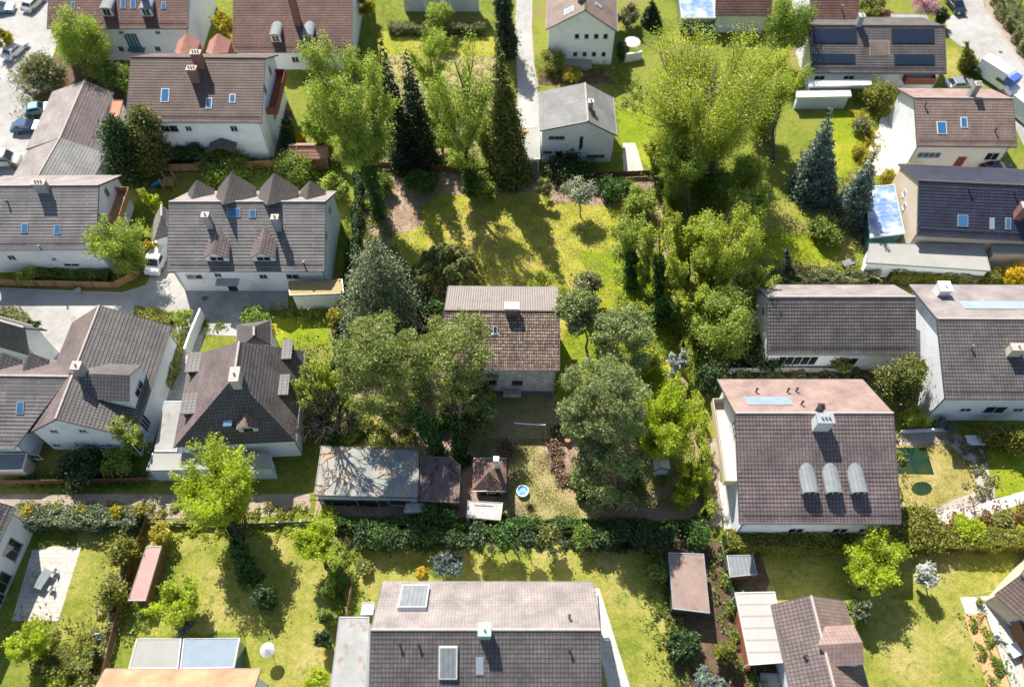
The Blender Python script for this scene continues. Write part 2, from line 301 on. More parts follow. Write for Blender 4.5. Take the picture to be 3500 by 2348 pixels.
# ------------------------------------------------------------------ mesh collector and objects
class MB:
    def __init__(s): s.v = []; s.f = []; s.mi = []; s.uv = []; s.mats = []
    def mat(s, nm):
        if nm not in s.mats: s.mats.append(nm)
        return s.mats.index(nm)
    def face(s, pts, mat, uvs=None):
        k = len(s.v); s.v += [tuple(p) for p in pts]; s.f.append(list(range(k, k + len(pts)))); s.mi.append(s.mat(mat))
        s.uv += uvs if uvs else [(p[0], p[1]) for p in pts]
    def box(s, x0, x1, y0, y1, z0, z1, mat, top=None):
        a = [(x0, y0), (x1, y0), (x1, y1), (x0, y1)]
        s.prism(a, z0, z1, mat, top)
    def prism(s, pts, z0, z1, mat, top=None):
        n = len(pts)
        s.face([(*p, z1) for p in pts], top or mat)
        s.face([(*p, z0) for p in reversed(pts)], mat)
        for k in range(n):
            a, b = pts[k], pts[(k + 1) % n]
            s.face([(*a, z0), (*b, z0), (*b, z1), (*a, z1)], mat)
    def tube(s, pts, rads, mat, sides=6, cap=True):
        rings = []
        for k, p in enumerate(pts):
            p = Vector(p)
            d = (Vector(pts[min(k + 1, len(pts) - 1)]) - Vector(pts[max(k - 1, 0)])).normalized()
            u = d.cross(Vector((0.31, 0.17, 0.93))); u = u.normalized() if u.length > 1e-3 else Vector((1, 0, 0)); w = d.cross(u)
            rings.append([p + (u * math.cos(2 * math.pi * j / sides) + w * math.sin(2 * math.pi * j / sides)) * rads[k] for j in range(sides)])
        base = len(s.v); mi = s.mat(mat)
        for r in rings: s.v += [tuple(q) for q in r]
        for k in range(len(rings) - 1):
            for j in range(sides):
                a = base + k * sides + j; b = base + k * sides + (j + 1) % sides
                s.f.append([a, b, b + sides, a + sides]); s.mi.append(mi); s.uv += [(0, 0)] * 4
        if cap:
            s.f.append([base + (len(rings) - 1) * sides + j for j in range(sides)]); s.mi.append(mi); s.uv += [(0, 0)] * sides
    def build(s, name, parent=None, smooth=False):
        me = bpy.data.meshes.new(name); me.from_pydata(s.v, [], s.f)
        for nm in s.mats: me.materials.append(M(nm))
        me.polygons.foreach_set('material_index', s.mi)
        ul = me.uv_layers.new(name='UVMap'); ul.data.foreach_set('uv', [c for q in s.uv for c in q])
        if smooth: me.polygons.foreach_set('use_smooth', [True] * len(me.polygons))
        me.update()
        o = bpy.data.objects.new(name, me); COL.objects.link(o)
        if parent: o.parent = parent
        return o
def tag(o, label=None, cat=None, group=None, kind=None):
    for k, v in (('label', label), ('category', cat), ('group', group), ('kind', kind)):
        if v: o[k] = v
    return o
def thing(name, label, cat, loc=(0, 0, 0), rz=0.0, group=None):
    o = bpy.data.objects.new(name, None); COL.objects.link(o); o.location = loc; o.rotation_euler = (0, 0, rz)
    o.empty_display_size = 0.3
    return tag(o, label, cat, group)
def rough_poly(pts, amp=0.25, step=1.2, seed=0):
    rg = random.Random(seed); out = []
    for k in range(len(pts)):
        a, b = pts[k], pts[(k + 1) % len(pts)]; L = math.dist(a, b); n = max(1, int(L / step))
        for j in range(n):
            t = j / n; q = (0 if j == 0 else amp)
            out.append((a[0] + (b[0] - a[0]) * t + rg.uniform(-q, q), a[1] + (b[1] - a[1]) * t + rg.uniform(-q, q)))
    return out
_lv = {}
def patch(name, px, mat, level=1, amp=0.0, step=1.2):
    _lv[level] = _lv.get(level, 0) + 1
    z = 0.012 * level + 0.0004 * _lv[level]
    pts = [tuple(G(*p).xy) for p in px]
    if amp: pts = rough_poly(pts, amp, step, len(name) + level)
    from mathutils.geometry import tessellate_polygon
    mb = MB(); mi = mb.mat(mat); mb.v = [(*p, z) for p in pts]
    for t in tessellate_polygon([[Vector((*p, 0)) for p in pts]]):
        a, b_, c = [Vector((*pts[i], 0)) for i in t]
        t = list(t) if (b_ - a).cross(c - a).z > 0 else list(reversed(t))
        mb.f.append(t); mb.mi.append(mi); mb.uv += [pts[i] for i in t]
    return tag(mb.build(name), kind='structure')
#==PART2==
# ------------------------------------------------------------------ buildings
def slope(mb, R0, R1, E1, E0, mat, course=0.4, thick=0.16, lift=0.035, edge=None):
    R0, R1, E0, E1 = map(Vector, (R0, R1, E0, E1))
    al = (E1 - E0).normalized(); nrm = al.cross((R0 - E0)).normalized()
    if nrm.z < 0: nrm = -nrm
    dn = al.cross(nrm); dn = dn if dn.z < 0 else -dn
    H = abs((E0 - R0).dot(dn)); n = max(1, int(round(H / course))); edge = edge or mat
    uv = lambda p: ((p - E0).dot(al), (R0 - p).dot(dn) * -1 if False else (p - R0).dot(dn))
    for k in range(n):
        a, b = k / n, (k + 1) / n
        A, B, C, D = R0.lerp(E0, a), R1.lerp(E1, a), R1.lerp(E1, b), R0.lerp(E0, b)
        C2, D2 = C + nrm * lift, D + nrm * lift
        if (B - A).length < 1e-4: mb.face([A, D2, C2], mat, [uv(A), uv(D), uv(C)])
        else: mb.face([A, D2, C2, B], mat, [uv(A), uv(D), uv(C), uv(B)])
        mb.face([D2, D, C, C2], edge, [uv(D)] * 4)
    dz = -nrm * thick
    q = [R0, R1, E1, E0]
    mb.face([p + dz for p in q], edge)
    for a, b in ((R1, E1), (E1, E0), (E0, R0)): mb.face([a, b, b + dz, a + dz], edge)

class House:
    def __init__(s, name, label, cat, rl, rr, hr, he, ef, eb=None, heb=None, ov=0.5, eo=0.6, roof='tile_grey', roofb=None,
                 wall='plaster_white', course=0.4, ridge='ridge_dark', gutter='gutter', group=None, hipl=0, hipr=0, back_len=None, base=0.0, nowall=False, vf=0.0, lo=0.0):
        hr -= lo; he += lo * .4; heb = heb + lo * .4 if heb is not None else None; s.lo = lo
        a, b = G(*rl, hr).xy, G(*rr, hr).xy; d = b - a
        s.L = d.length; s.rz = math.atan2(d.y, d.x); mid = (a + b) / 2
        s.root = thing(name, label, cat, (mid.x, mid.y, 0), s.rz, group)
        s.mw = Matrix.Translation((mid.x, mid.y, 0)) @ Matrix.Rotation(s.rz, 4, 'Z'); s.inv = s.mw.inverted()
        s.hr, s.he = hr, he; s.wF = -s.loc(*ef, he).y
        s.heb = heb if heb is not None else he
        s.wB = s.loc(*eb, s.heb).y if eb else (back_len or s.wF)
        s.sF = (hr - he) / s.wF; s.sB = (hr - s.heb) / s.wB
        L2 = s.L / 2; s.x0, s.x1 = -L2, L2; s.ov, s.eo = ov, eo
        s.wx0, s.wx1 = -L2 + ov, L2 - ov; s.yf, s.yb = -s.wF + eo, s.wB - eo
        if hipl or hipr: s.wx0, s.wx1 = -L2 - hipl + eo if hipl else s.wx0, L2 + hipr - eo if hipr else s.wx1
        if vf: s.wx1 += vf
        # body
        t = 0.2
        if not nowall:
            mb = MB()
            zf = hr - (-s.yf) * s.sF - t; zb = hr - s.yb * s.sB - t; zr = hr - t
            if hipl or hipr: prof = [(s.yf, 0), (s.yb, 0), (s.yb, min(zf, zb)), (s.yf, min(zf, zb))]
            else: prof = [(s.yf, base), (s.yb, base), (s.yb, zb), (0, zr), (s.yf, zf)]
            for x, rev in ((s.wx0, True), (s.wx1, False)):
                f = [(x, y, z) for y, z in prof]; mb.face(list(reversed(f)) if rev else f, wall)
            for k in range(len(prof)):
                (ya, za), (yb_, zb_) = prof[k], prof[(k + 1) % len(prof)]
                mb.face([(s.wx0, ya, za), (s.wx0, yb_, zb_), (s.wx1, yb_, zb_), (s.wx1, ya, za)][::-1], wall)
            s.walls = mb.build('wall', s.root)
        # roof
        mb = MB(); rb = roofb or roof
        slope(mb, (s.x0, 0, hr), (s.x1, 0, hr), (s.x1 + hipr + vf, -s.wF, he), (s.x0 - hipl, -s.wF, he), roof, course)
        slope(mb, (s.x1, 0, hr), (s.x0, 0, hr), (s.x0 - hipl, s.wB, s.heb), (s.x1 + hipr, s.wB, s.heb), rb, course)
        if hipl: slope(mb, (s.x0, 0, hr), (s.x0, 0, hr), (s.x0 - hipl, -s.wF, he), (s.x0 - hipl, s.wB, s.heb), roof, course)
        if hipr: slope(mb, (s.x1, 0, hr), (s.x1, 0, hr), (s.x1 + hipr, s.wB, s.heb), (s.x1 + hipr, -s.wF, he), roof, course)
        s.roof = mb.build('roof', s.root)
        mb = MB(); mb.tube([(s.x0, 0, hr + .02), (s.x1, 0, hr + .02)], [.13, .13], ridge, 8); mb.build('ridge_cap', s.roof)
        for y, z in ((-s.wF - .07, he - .08), (s.wB + .07, s.heb - .08)):
            mb = MB(); mb.tube([(s.x0 - hipl, y, z), (s.x1 + hipr + (vf if y < 0 else 0), y, z)], [.08, .08], gutter, 6); mb.build('gutter', s.root)
        if not nowall:
            for x in (s.wx0 + .12, s.wx1 - .12):
                mb = MB(); mb.tube([(x, s.yf - .07, 0), (x, s.yf - .07, s.rz_(s.yf) - .5), (x, -s.wF - .05, he - .1)], [.055, .055, .05], 'zinc', 6); mb.build('downpipe', s.root)
            if s.L > 9 and eo > .5:
                mb = MB(); yy = -s.wF + .75; zz = s.rz_(yy) + .16; mb.tube([(s.x0 - hipl * .8 + .3, yy, zz), (s.x1 + hipr * .8 + vf - .3, yy, zz)], [.035, .035], 'gutter', 4)
                for k in range(int(s.L / 1.5)): xx = s.x0 + .5 + k * 1.5; mb.tube([(xx, yy, zz), (xx, yy + .02, zz - .2)], [.025, .025], 'gutter', 4)
                mb.build('snow_guard', s.roof)
        if not (hipl or hipr):
            for x in (s.x0, s.x1)[:1 if vf else 2]:
                mb = MB(); xa, xb = (x - .05, x - .005) if x < 0 else (x + .005, x + .05)
                for (ya, za), (yb_, zb_) in (((0, hr), (-s.wF, he)), ((0, hr), (s.wB, s.heb))):
                    f = [(ya, za + .04), (yb_, zb_ + .04), (yb_, zb_ - .2), (ya, za - .2)]
                    for xx in (xa, xb): mb.face([(xx, y, z) for y, z in f], gutter)
                    mb.face([(xa, ya, za + .04), (xb, ya, za + .04), (xb, yb_, zb_ + .04), (xa, yb_, zb_ + .04)], gutter)
                    mb.face([(xa, ya, za - .2), (xb, ya, za - .2), (xb, yb_, zb_ - .2), (xa, yb_, zb_ - .2)], gutter)
                mb.build('verge_board', s.roof)
    def loc(s, x, y, h):
        return s.inv @ G(x, y, h)
    def hit(s, px, py, p0, n):                       # sight line meets a plane given in house coordinates
        o = s.inv @ Vector((0, 0, CAMH)); d = (s.inv.to_3x3() @ ray(px, py))
        return o + d * ((Vector(p0) - o).dot(Vector(n)) / d.dot(Vector(n)))
    def rz_(s, y): return s.hr + y * s.sF if y < 0 else s.hr - y * s.sB
    def on(s, px, py, back=False):
        if back: return s.hit(px, py, (0, 0, s.hr), (0, s.sB, 1))
        return s.hit(px, py, (0, 0, s.hr), (0, -s.sF, 1))
    def chimney(s, px, ztop, w=0.7, d=0.7, mat='zinc', cap='ridge_pale', pots=1, capt=0.12, name='chimney'):
        ztop -= s.lo; p = s.loc(*px, ztop); z0 = min(s.rz_(p.y - d / 2), s.rz_(p.y + d / 2), s.rz_(p.y)) - 0.3
        mb = MB(); mb.box(p.x - w / 2, p.x + w / 2, p.y - d / 2, p.y + d / 2, z0, ztop - capt, mat); o = mb.build(name, s.roof)
        mb = MB(); mb.box(p.x - w / 2 - .07, p.x + w / 2 + .07, p.y - d / 2 - .07, p.y + d / 2 + .07, ztop - capt, ztop, cap)
        for k in range(pots):
            x = p.x + (k - (pots - 1) / 2) * .35; mb.tube([(x, p.y, ztop), (x, p.y, ztop + .35)], [.11, .1], cap, 8)
        mb.build('chimney_cap', s.roof)
    def vent(s, px, back=False, h=0.5, mat='dark_frame'):
        p = s.on(*px, back); mb = MB(); mb.tube([(p.x, p.y, p.z - .1), (p.x, p.y, p.z + h), (p.x, p.y, p.z + h + .02), (p.x, p.y, p.z + h + .12)], [.09, .09, .15, .15], mat, 8)
        mb.build('vent_pipe', s.roof)
    def panel(s, px, w, l, back=False, name='skylight', mat='glass_blue', frame='zinc', h=0.10, fw=0.09, up=0.0):
        p = s.on(*px, back); k = s.sB if back else s.sF; sg = 1 if back else -1
        al = Vector((1, 0, 0)); dn = Vector((0, sg, -k)).normalized(); nr = Vector((0, sg * k, 1)).normalized()
        def brick(mb, a0, a1, d0, d1, n0, n1, mt):
            P = lambda a, d, q: p + al * a + dn * d + nr * q
            c = [P(a0, d0, 0), P(a1, d0, 0), P(a1, d1, 0), P(a0, d1, 0)]
            mb.face([q + nr * n1 for q in c], mt)
            for i in range(4): a, b = c[i], c[(i + 1) % 4]; mb.face([a + nr * n0, b + nr * n0, b + nr * n1, a + nr * n1], mt)
        mb = MB(); brick(mb, -w / 2, w / 2, -l / 2, l / 2, 0, h, frame); f = mb.build(name, s.roof)
        f2 = MB(); brick(f2, -w / 2 + fw, w / 2 - fw, -l / 2 + fw, l / 2 - fw, h - .01, h + .015, mat)
        f2.build('skylight_pane' if name == 'skylight' else 'panel_surface', s.roof)
    def dormer(s, px, w, hd, g, kind='gable', back=False, roof=None, wall='plaster_white', face=None, win=(0.7, 0.7), ovh=0.2, frame='white'):
        roof = roof or ('tile_grey'); p = s.on(*px, back); k = s.sB if back else s.sF; sg = 1 if back else -1
        yf = p.y; z0 = p.z; x = p.x
        if kind == 'barrel':
            top = [(-w / 2 * math.cos(t * math.pi / 8), hd + g * math.sin(t * math.pi / 8)) for t in range(9)]
        elif kind == 'gable': top = [(-w / 2, hd), (0, hd + g), (w / 2, hd)]
        else: top = [(-w / 2, hd + g * .3), (w / 2, hd + g * .3)]
        yend = lambda z: yf - sg * (z / k)             # z above z0
        mb = MB()
        fp = [(x - w / 2, yf, z0 - .3)] + [(x + a, yf, z0 + b - .03) for a, b in top] + [(x + w / 2, yf, z0 - .3)]
        mb.face(fp if sg > 0 else fp[::-1], face or wall)
        for sd in (-1, 1):
            h1 = top[0][1]
            mb.face([(x + sd * w / 2, yf, z0 - .3), (x + sd * w / 2, yf, z0 + h1), (x + sd * w / 2, yend(h1), z0 + h1), (x + sd * w / 2, yend(0), z0 - .3)], wall)
        d = mb.build('dormer', s.root)
        mb = MB(); ex = 1 + 2 * .12 / w
        for i in range(len(top) - 1):
            (a0, h0), (a1, h1) = top[i], top[i + 1]; a0 *= ex; a1 *= ex
            P = [(x + a0, yf + sg * ovh, z0 + h0), (x + a1, yf + sg * ovh, z0 + h1), (x + a1, yend(h1), z0 + h1), (x + a0, yend(h0), z0 + h0)]
            ln = [math.hypot(q[1] - yf, 0) for q in P]; wd = math.hypot(a1 - a0, h1 - h0)
            mb.face(P, roof, [(ln[0], 0), (ln[1], wd), (ln[2], wd), (ln[3], 0)] if i else [(ln[0], wd), (ln[1], 0), (ln[2], 0), (ln[3], wd)])
            mb.face([(q[0], q[1], q[2] - .12) for q in P], roof); mb.face([P[0], P[1], (P[1][0], P[1][1], P[1][2] - .12), (P[0][0], P[0][1], P[0][2] - .12)], 'ridge_dark')
        mb.face([(x + top[0][0] * ex, yf + sg * ovh, z0 + top[0][1]), (x + top[0][0] * ex, yend(top[0][1]), z0 + top[0][1]), (x + top[0][0] * ex, yend(top[0][1]), z0 + top[0][1] - .12), (x + top[0][0] * ex, yf + sg * ovh, z0 + top[0][1] - .12)], 'ridge_dark')
        mb.build('dormer_roof', d)
        if win:
            mb = MB(); ww, wh = win; yy = yf + sg * .03; zc = z0 + .15 + wh / 2
            mb.box(x - ww / 2, x + ww / 2, min(yf, yy), max(yf, yy), zc - wh / 2, zc + wh / 2, 'glass_dark')
            for (a, b_, c, e) in ((-ww / 2 - .06, -ww / 2, -wh / 2, wh / 2), (ww / 2, ww / 2 + .06, -wh / 2, wh / 2), (-ww / 2, ww / 2, wh / 2, wh / 2 + .06), (-.03, .03, -wh / 2, wh / 2)):
                y2 = yf + sg * .05; mb.box(x + a, x + b_, min(yf, y2), max(yf, y2), zc + c, zc + e, frame)
            mb.build('dormer_window', d)
        return d
    def window(s, side, pos, z, w, h, frame='white', glass='glass_dark', name='window', bars=1, sill=True):
        # side f/b/l/r, pos along the wall (house coordinates), z centre
        def bx(mb, u0, u1, z0, z1, o0, o1, mt):
            if side == 'f': mb.box(u0, u1, s.yf - o1, s.yf - o0, z0, z1, mt)
            elif side == 'b': mb.box(u0, u1, s.yb + o0, s.yb + o1, z0, z1, mt)
            elif side == 'l': mb.box(s.wx0 - o1, s.wx0 - o0, u0, u1, z0, z1, mt)
            else: mb.box(s.wx1 + o0, s.wx1 + o1, u0, u1, z0, z1, mt)
        mb = MB(); t = .07
        for u0, u1, a, b in ((pos - w / 2, pos - w / 2 + t, z - h / 2, z + h / 2), (pos + w / 2 - t, pos + w / 2, z - h / 2, z + h / 2),
                             (pos - w / 2 + t, pos + w / 2 - t, z + h / 2 - t, z + h / 2), (pos - w / 2 + t, pos + w / 2 - t, z - h / 2, z - h / 2 + t)):
            bx(mb, u0, u1, a, b, -.02, .06, frame)
        for i in range(bars):
            c = pos - w / 2 + w * (i + 1) / (bars + 1); bx(mb, c - .025, c + .025, z - h / 2 + t, z + h / 2 - t, -.02, .05, frame)
        o = mb.build(name, s.root)
        mb = MB(); bx(mb, pos - w / 2 + t, pos + w / 2 - t, z - h / 2 + t, z + h / 2 - t, -.02, .02, glass); mb.build('pane', o)
        if sill: mb = MB(); bx(mb, pos - w / 2 - .08, pos + w / 2 + .08, z - h / 2 - .06, z - h / 2 - .002, -.02, .14, 'white' if frame == 'white' else 'zinc'); mb.build('sill', o)
        return o
    def wpx(s, side, px, py):                        # where a measured point falls on a wall: (position, z)
        if side == 'f': q = s.hit(px, py, (0, s.yf, 0), (0, 1, 0)); return q.x, q.z
        if side == 'r': q = s.hit(px, py, (s.wx1, 0, 0), (1, 0, 0)); return q.y, q.z
        q = s.hit(px, py, (s.wx0, 0, 0), (1, 0, 0)); return q.y, q.z
    def winpx(s, side, px, py, w, h, **k):
        u, z = s.wpx(side, px, py); z = max(z, h / 2 + .15)
        return s.window(side, u, z, w, h, **k)
    def part(s, name, fn, parent=None):
        mb = MB(); fn(mb); return mb.build(name, parent or s.root)
    def balcony(s, side, u0, u1, z, depth=1.3, h=1.0, mat='wood_brown', rail='balcony_rail'):
        def bx(mb, a0, a1, z0, z1, o0, o1):
            if side == 'f': mb.box(a0, a1, s.yf - o1, s.yf - o0, z0, z1, mat)
            elif side == 'r': mb.box(s.wx1 + o0, s.wx1 + o1, a0, a1, z0, z1, mat)
            else: mb.box(s.wx0 - o1, s.wx0 - o0, a0, a1, z0, z1, mat)
        mb = MB(); bx(mb, u0, u1, z - .18, z, 0, depth); o = mb.build('balcony', s.root)
        mb = MB(); bx(mb, u0, u1, z, z + h, depth - .06, depth); bx(mb, u0, u0 + .06, z, z + h, 0, depth - .06); bx(mb, u1 - .06, u1, z, z + h, 0, depth - .06); mb.build(rail, o)

def flat_building(name, label, cat, px, h, wall='plaster_white', roof='flat_roof', ov=0.15, trim='zinc', slopez=0.0, group=None, nowall=False, walldrop=0.0):
    """px: the roof's corners going round, measured at height h"""
    P = [G(*p, h) for p in px]; c = sum((p.xy for p in P), Vector((0, 0))) / len(P)
    d = P[1] - P[0]; rz = math.atan2(d.y, d.x)
    if abs(rz) > math.pi / 2: rz += math.pi
    root = thing(name, label, cat, (c.x, c.y, 0), rz, group)
    inv = (Matrix.Translation((c.x, c.y, 0)) @ Matrix.Rotation(rz, 4, 'Z')).inverted()
    q = [(inv @ p).xy for p in P]; ar = sum(q[k].x * q[(k + 1) % len(q)].y - q[(k + 1) % len(q)].x * q[k].y for k in range(len(q)))
    if ar < 0: q = q[::-1]
    def inset(f): return [tuple(p - p.normalized() * f) for p in q]
    if not nowall: mb = MB(); mb.prism(inset(ov * 2), walldrop, h - .24, wall); mb.build('wall', root)
    mb = MB(); mb.prism(inset(0), h - .24, h - .02, trim); mb.prism(inset(.09), h - .02, h - .0, roof); r = mb.build('roof', root)
    mb = MB(); o_, i_ = inset(-.02), inset(.08)
    for k in range(len(q)):
        j = (k + 1) % len(q)
        for A, B in ((o_, i_),):
            mb.face([(*A[k], h + .06), (*A[j], h + .06), (*B[j], h + .06), (*B[k], h + .06)], trim)
        mb.face([(*o_[k], h - .1), (*o_[j], h - .1), (*o_[j], h + .06), (*o_[k], h + .06)], trim)
        mb.face([(*i_[j], h - .05), (*i_[k], h - .05), (*i_[k], h + .06), (*i_[j], h + .06)], trim)
    mb.build('roof_edge', r)
    return root, inv, q
def fence(label, px, h=1.2, mat='wood_fence', name='wooden_fence', post='wood_brown', t=.04, cat='fence', group=None, step=2.4):
    P = [G(*p, 0) for p in px]; root = thing(name, label, cat, tuple(P[0]), 0, group); o = P[0]; mb = MB()
    for a, b in zip(P, P[1:]):
        a, b = a - o, b - o; L = (b - a).length
        if L < .01: continue
        d = (b - a) / L; nn = Vector((-d.y, d.x, 0)) * t / 2
        q = [a + nn, b + nn, b - nn, a - nn]; mb.prism([tuple(v.xy) for v in q], .08, h, mat)
        for k in range(int(L / step) + 1):
            c = a + d * min(k * step, L); n2 = Vector((-d.y, d.x, 0)) * .08; e = d * .06
            pb = MB(); pb.prism([tuple(v.xy) for v in (c + n2 - e, c - n2 - e, c - n2 + e, c + n2 + e)][::-1], 0, h + .06, post); pb.build('post', root)
    mb.build('fence_panel', root); return root
#==PART3==
# ------------------------------------------------------------------ plants
DENS = 1.0
def leaf_mesh(name, pts, dirs, size, mat, rng, parent=None, aspect=1.7, droop=0.0, up=0.0, nw=.45):
    """one small pointed leaf face at every point"""
    n = len(pts)
    nr = dirs * nw + rng.normal(0, .8, (n, 3)); nr[:, 2] += .5; nr[:, 2] += up; nr /= np.linalg.norm(nr, axis=1, keepdims=True) + 1e-9
    t = rng.normal(0, 1, (n, 3)); t[:, 2] -= droop; t -= nr * (t * nr).sum(1, keepdims=True); t /= np.linalg.norm(t, axis=1, keepdims=True) + 1e-9
    b = np.cross(nr, t); sz = size * rng.uniform(.6, 1.35, (n, 1))
    v = np.empty((n, 4, 3), np.float32)
    v[:, 0] = pts - t * sz * aspect * .5; v[:, 1] = pts + b * sz * .5 - t * sz * .08
    v[:, 2] = pts + t * sz * aspect * .5; v[:, 3] = pts - b * sz * .5 - t * sz * .08
    v = v.reshape(-1, 3); nv = len(v); nf = n
    me = bpy.data.meshes.new(name); me.vertices.add(nv); me.vertices.foreach_set('co', v.ravel())
    me.loops.add(nf * 4); me.loops.foreach_set('vertex_index', np.arange(nf * 4, dtype=np.int32))
    me.polygons.add(nf); me.polygons.foreach_set('loop_start', np.arange(0, nf * 4, 4, dtype=np.int32)); me.polygons.foreach_set('loop_total', np.full(nf, 4, np.int32))
    me.materials.append(M(mat)); me.update(calc_edges=True)
    o = bpy.data.objects.new(name, me); COL.objects.link(o); o.parent = parent
    return o
def fill(clumps, n, rng, flat=1.0, shell=0.45, hang=0.0, fuzz=.38):
    c = np.array([k[:3] for k in clumps], float); r = np.array([k[3] for k in clumps], float)
    p = r ** 2 / (r ** 2).sum(); idx = rng.choice(len(c), n, p=p)
    d = rng.normal(0, 1, (n, 3)); d /= np.linalg.norm(d, axis=1, keepdims=True)
    rad = (r[idx] * rng.uniform(0, 1, n) ** shell)[:, None]
    lump = 1 + .22 * np.sin(d[:, :1] * 5 + idx[:, None]) * np.sin(d[:, 1:2] * 6 + idx[:, None] * 2)
    q = d * rad * lump * (1 + fuzz * np.abs(rng.normal(0, 1, (n, 1))) * (rng.uniform(0, 1, (n, 1)) < .45)); q[:, 2] *= flat
    if hang: q[:, 2] -= hang * (np.hypot(q[:, 0], q[:, 1]) / r[idx]) ** 2 * r[idx]
    return c[idx] + q, d
def limbs(mb, clumps, base, top, z0, mat, rng, r0, frac=0.12, twigs=0, sides=5, trunk_r=None):
    """trunk from base to top, one bent limb to every clump, thin twigs inside the clump"""
    base, top = Vector(base), Vector(top); K = 6; pts = []
    for k in range(K + 1):
        t = k / K; j = .03 * (top - base).length * (0 if k in (0,) else 1)
        pts.append(base.lerp(top, t) + Vector((rng.uniform(-j, j), rng.uniform(-j, j), 0)))
    mb.tube(pts, [r0 * (1.25 if k == 0 else 1 - .85 * k / K) for k in range(K + 1)], mat, 8)
    def at(t):
        t = max(0, min(.999, t)) * K; i = int(t); return pts[i].lerp(pts[i + 1], t - i)
    H = top.z - base.z
    for c in clumps:
        e = Vector(c[:3]); hd = (e.xy - at((e.z - base.z) / H if H else 0).xy).length
        za = max(z0 * .8, min(e.z - hd * .75, top.z * .97)); t = (za - base.z) / H; a = at(t)
        mid = a.lerp(e, .5) + Vector((rng.uniform(-.1, .1), rng.uniform(-.1, .1), -.05)) * hd
        ra = r0 * frac * 2.2 * (1 - .6 * t)
        mb.tube([a, mid, e], [ra, ra * .65, ra * .3], mat, sides, False)
        for _ in range(twigs):
            d = Vector(rng.normal(0, 1, 3)); d.z = abs(d.z) * .8 + .2; d.normalize(); s = mid.lerp(e, rng.uniform(.3, 1))
            q = s + d * c[3] * .95; m_ = s.lerp(q, .5) + Vector(rng.normal(0, .08, 3)) * c[3]
            mb.tube([s, m_, q], [ra * .30, ra * .2, ra * .08], mat, 3, False)
def tree(kind, label, cx, cy, rx, ry, zc, leaf, name='deciduous_tree', base=None, n=9000, size=.26, bark='bark', clumps=None, seed=None,
         cr=.34, k=26, flat=1.0, twigs=0, trunk=.22, cat='tree', group=None, z0=None, shell=.45, droop=0, ivy=0, frac=.12, aspect=1.7, rzk=None):
    """crown centre (cx,cy) and half sizes (rx,ry) as measured, at real height zc"""
    seed = seed or int(cx * 7 + cy); rng = np.random.default_rng(seed)
    c = G(cx, cy, zc); sc = scale_at(cx, cy, zc); R = rx / sc; rym = ry / sc
    Rz = math.sqrt(max(rym ** 2 - (R * SP) ** 2, (.5 * R * CP) ** 2)) / CP if rzk is None else R * rzk
    Rz = min(Rz, zc * .93)
    b = G(*base, 0) if base else Vector((c.x, c.y, 0)); off = c - b
    root = thing(name, label, cat, (b.x, b.y, 0), 0, group)
    cl = []
    zlo = zc - Rz
    if kind == 'broad':
        for i in range(k):
            d = rng.normal(0, 1, 3); d[2] *= .9; d /= np.linalg.norm(d); u = rng.uniform(.25, 1) ** .5; q = R * cr * rng.uniform(.75, 1.2)
            cl.append((off.x + d[0] * (R - q * .7) * u, off.y + d[1] * (R - q * .7) * u, zc + d[2] * (Rz - q * .6) * u, q))
    elif kind == 'vase':                               # ascending limbs opening like a fan
        for i in range(k):
            a = rng.uniform(0, 2 * math.pi); t = rng.uniform(0, 1); rr = R * (.25 + .75 * t ** .6) * rng.uniform(.35, 1) ** .5; q = R * cr * rng.uniform(.7, 1.2)
            zz = zc - Rz + 2 * Rz * t * (1 - .35 * (rr / R) ** 2)
            cl.append((off.x + math.cos(a) * (rr - q * .5), off.y + math.sin(a) * (rr - q * .5), zz, q))
    elif kind == 'pine':
        for i in range(k):
            a = rng.uniform(0, 2 * math.pi); t = rng.uniform(0, 1); rr = R * math.sin(math.pi * (.22 + .62 * (1 - t))) * rng.uniform(.2, 1) ** .5; q = R * cr * rng.uniform(.7, 1.25)
            cl.append((off.x + math.cos(a) * max(0, rr - q * .4), off.y + math.sin(a) * max(0, rr - q * .4), zc - Rz + 2 * Rz * t, q))
        cl.append((off.x, off.y, zc + Rz * .9, R * .4)); flat = flat * .72
    elif kind == 'round':
        cl = [(off.x, off.y, zc, R)]; flat = Rz / R; shell = .12
        for i in range(k):
            d = rng.normal(0, 1, 3); d[2] = d[2] * .8; d /= np.linalg.norm(d); q = R * .3
            cl.append((off.x + d[0] * (R - q * .55), off.y + d[1] * (R - q * .55), zc + d[2] * (Rz - q * .5), q))
    cl = [q if q[2] > q[3] * .6 else (q[0], q[1], q[3] * .6, q[3]) for q in cl]
    rays = []
    if kind == 'vase':                                # leaves strung along upward twigs, so the crown stays feathery
        P = []; D = []; nb = 5; m_ = max(6, int(n * DENS) // (len(cl) * nb))
        for c_ in cl:
            C_ = np.array(c_[:3]); q = c_[3]; ax = np.array((off.x * .6, off.y * .6, max(.3, zlo * .8 + (C_[2] - zlo) * .35)))
            for _ in range(nb):
                e = rng.normal(0, 1, 3); e[2] = abs(e[2]) * .9 + .15; e /= np.linalg.norm(e); e = C_ + e * q * rng.uniform(.7, 1.35); s = ax + (C_ - ax) * rng.uniform(.45, .75)
                t = rng.uniform(0, 1, m_) ** .75; sg = q * (.10 + .17 * np.sin(t * 2.6))
                pp = s + (e - s) * t[:, None] + rng.normal(0, 1, (m_, 3)) * sg[:, None]; P.append(pp); D.append(pp - C_); rays.append((s, e))
        pts = np.concatenate(P); d = np.concatenate(D); d /= np.linalg.norm(d, axis=1, keepdims=True) + 1e-9
    else: pts, d = fill(cl, int(n * DENS), rng, flat, .3 if kind == 'pine' else shell, 0, .2 if kind == 'pine' else .38)
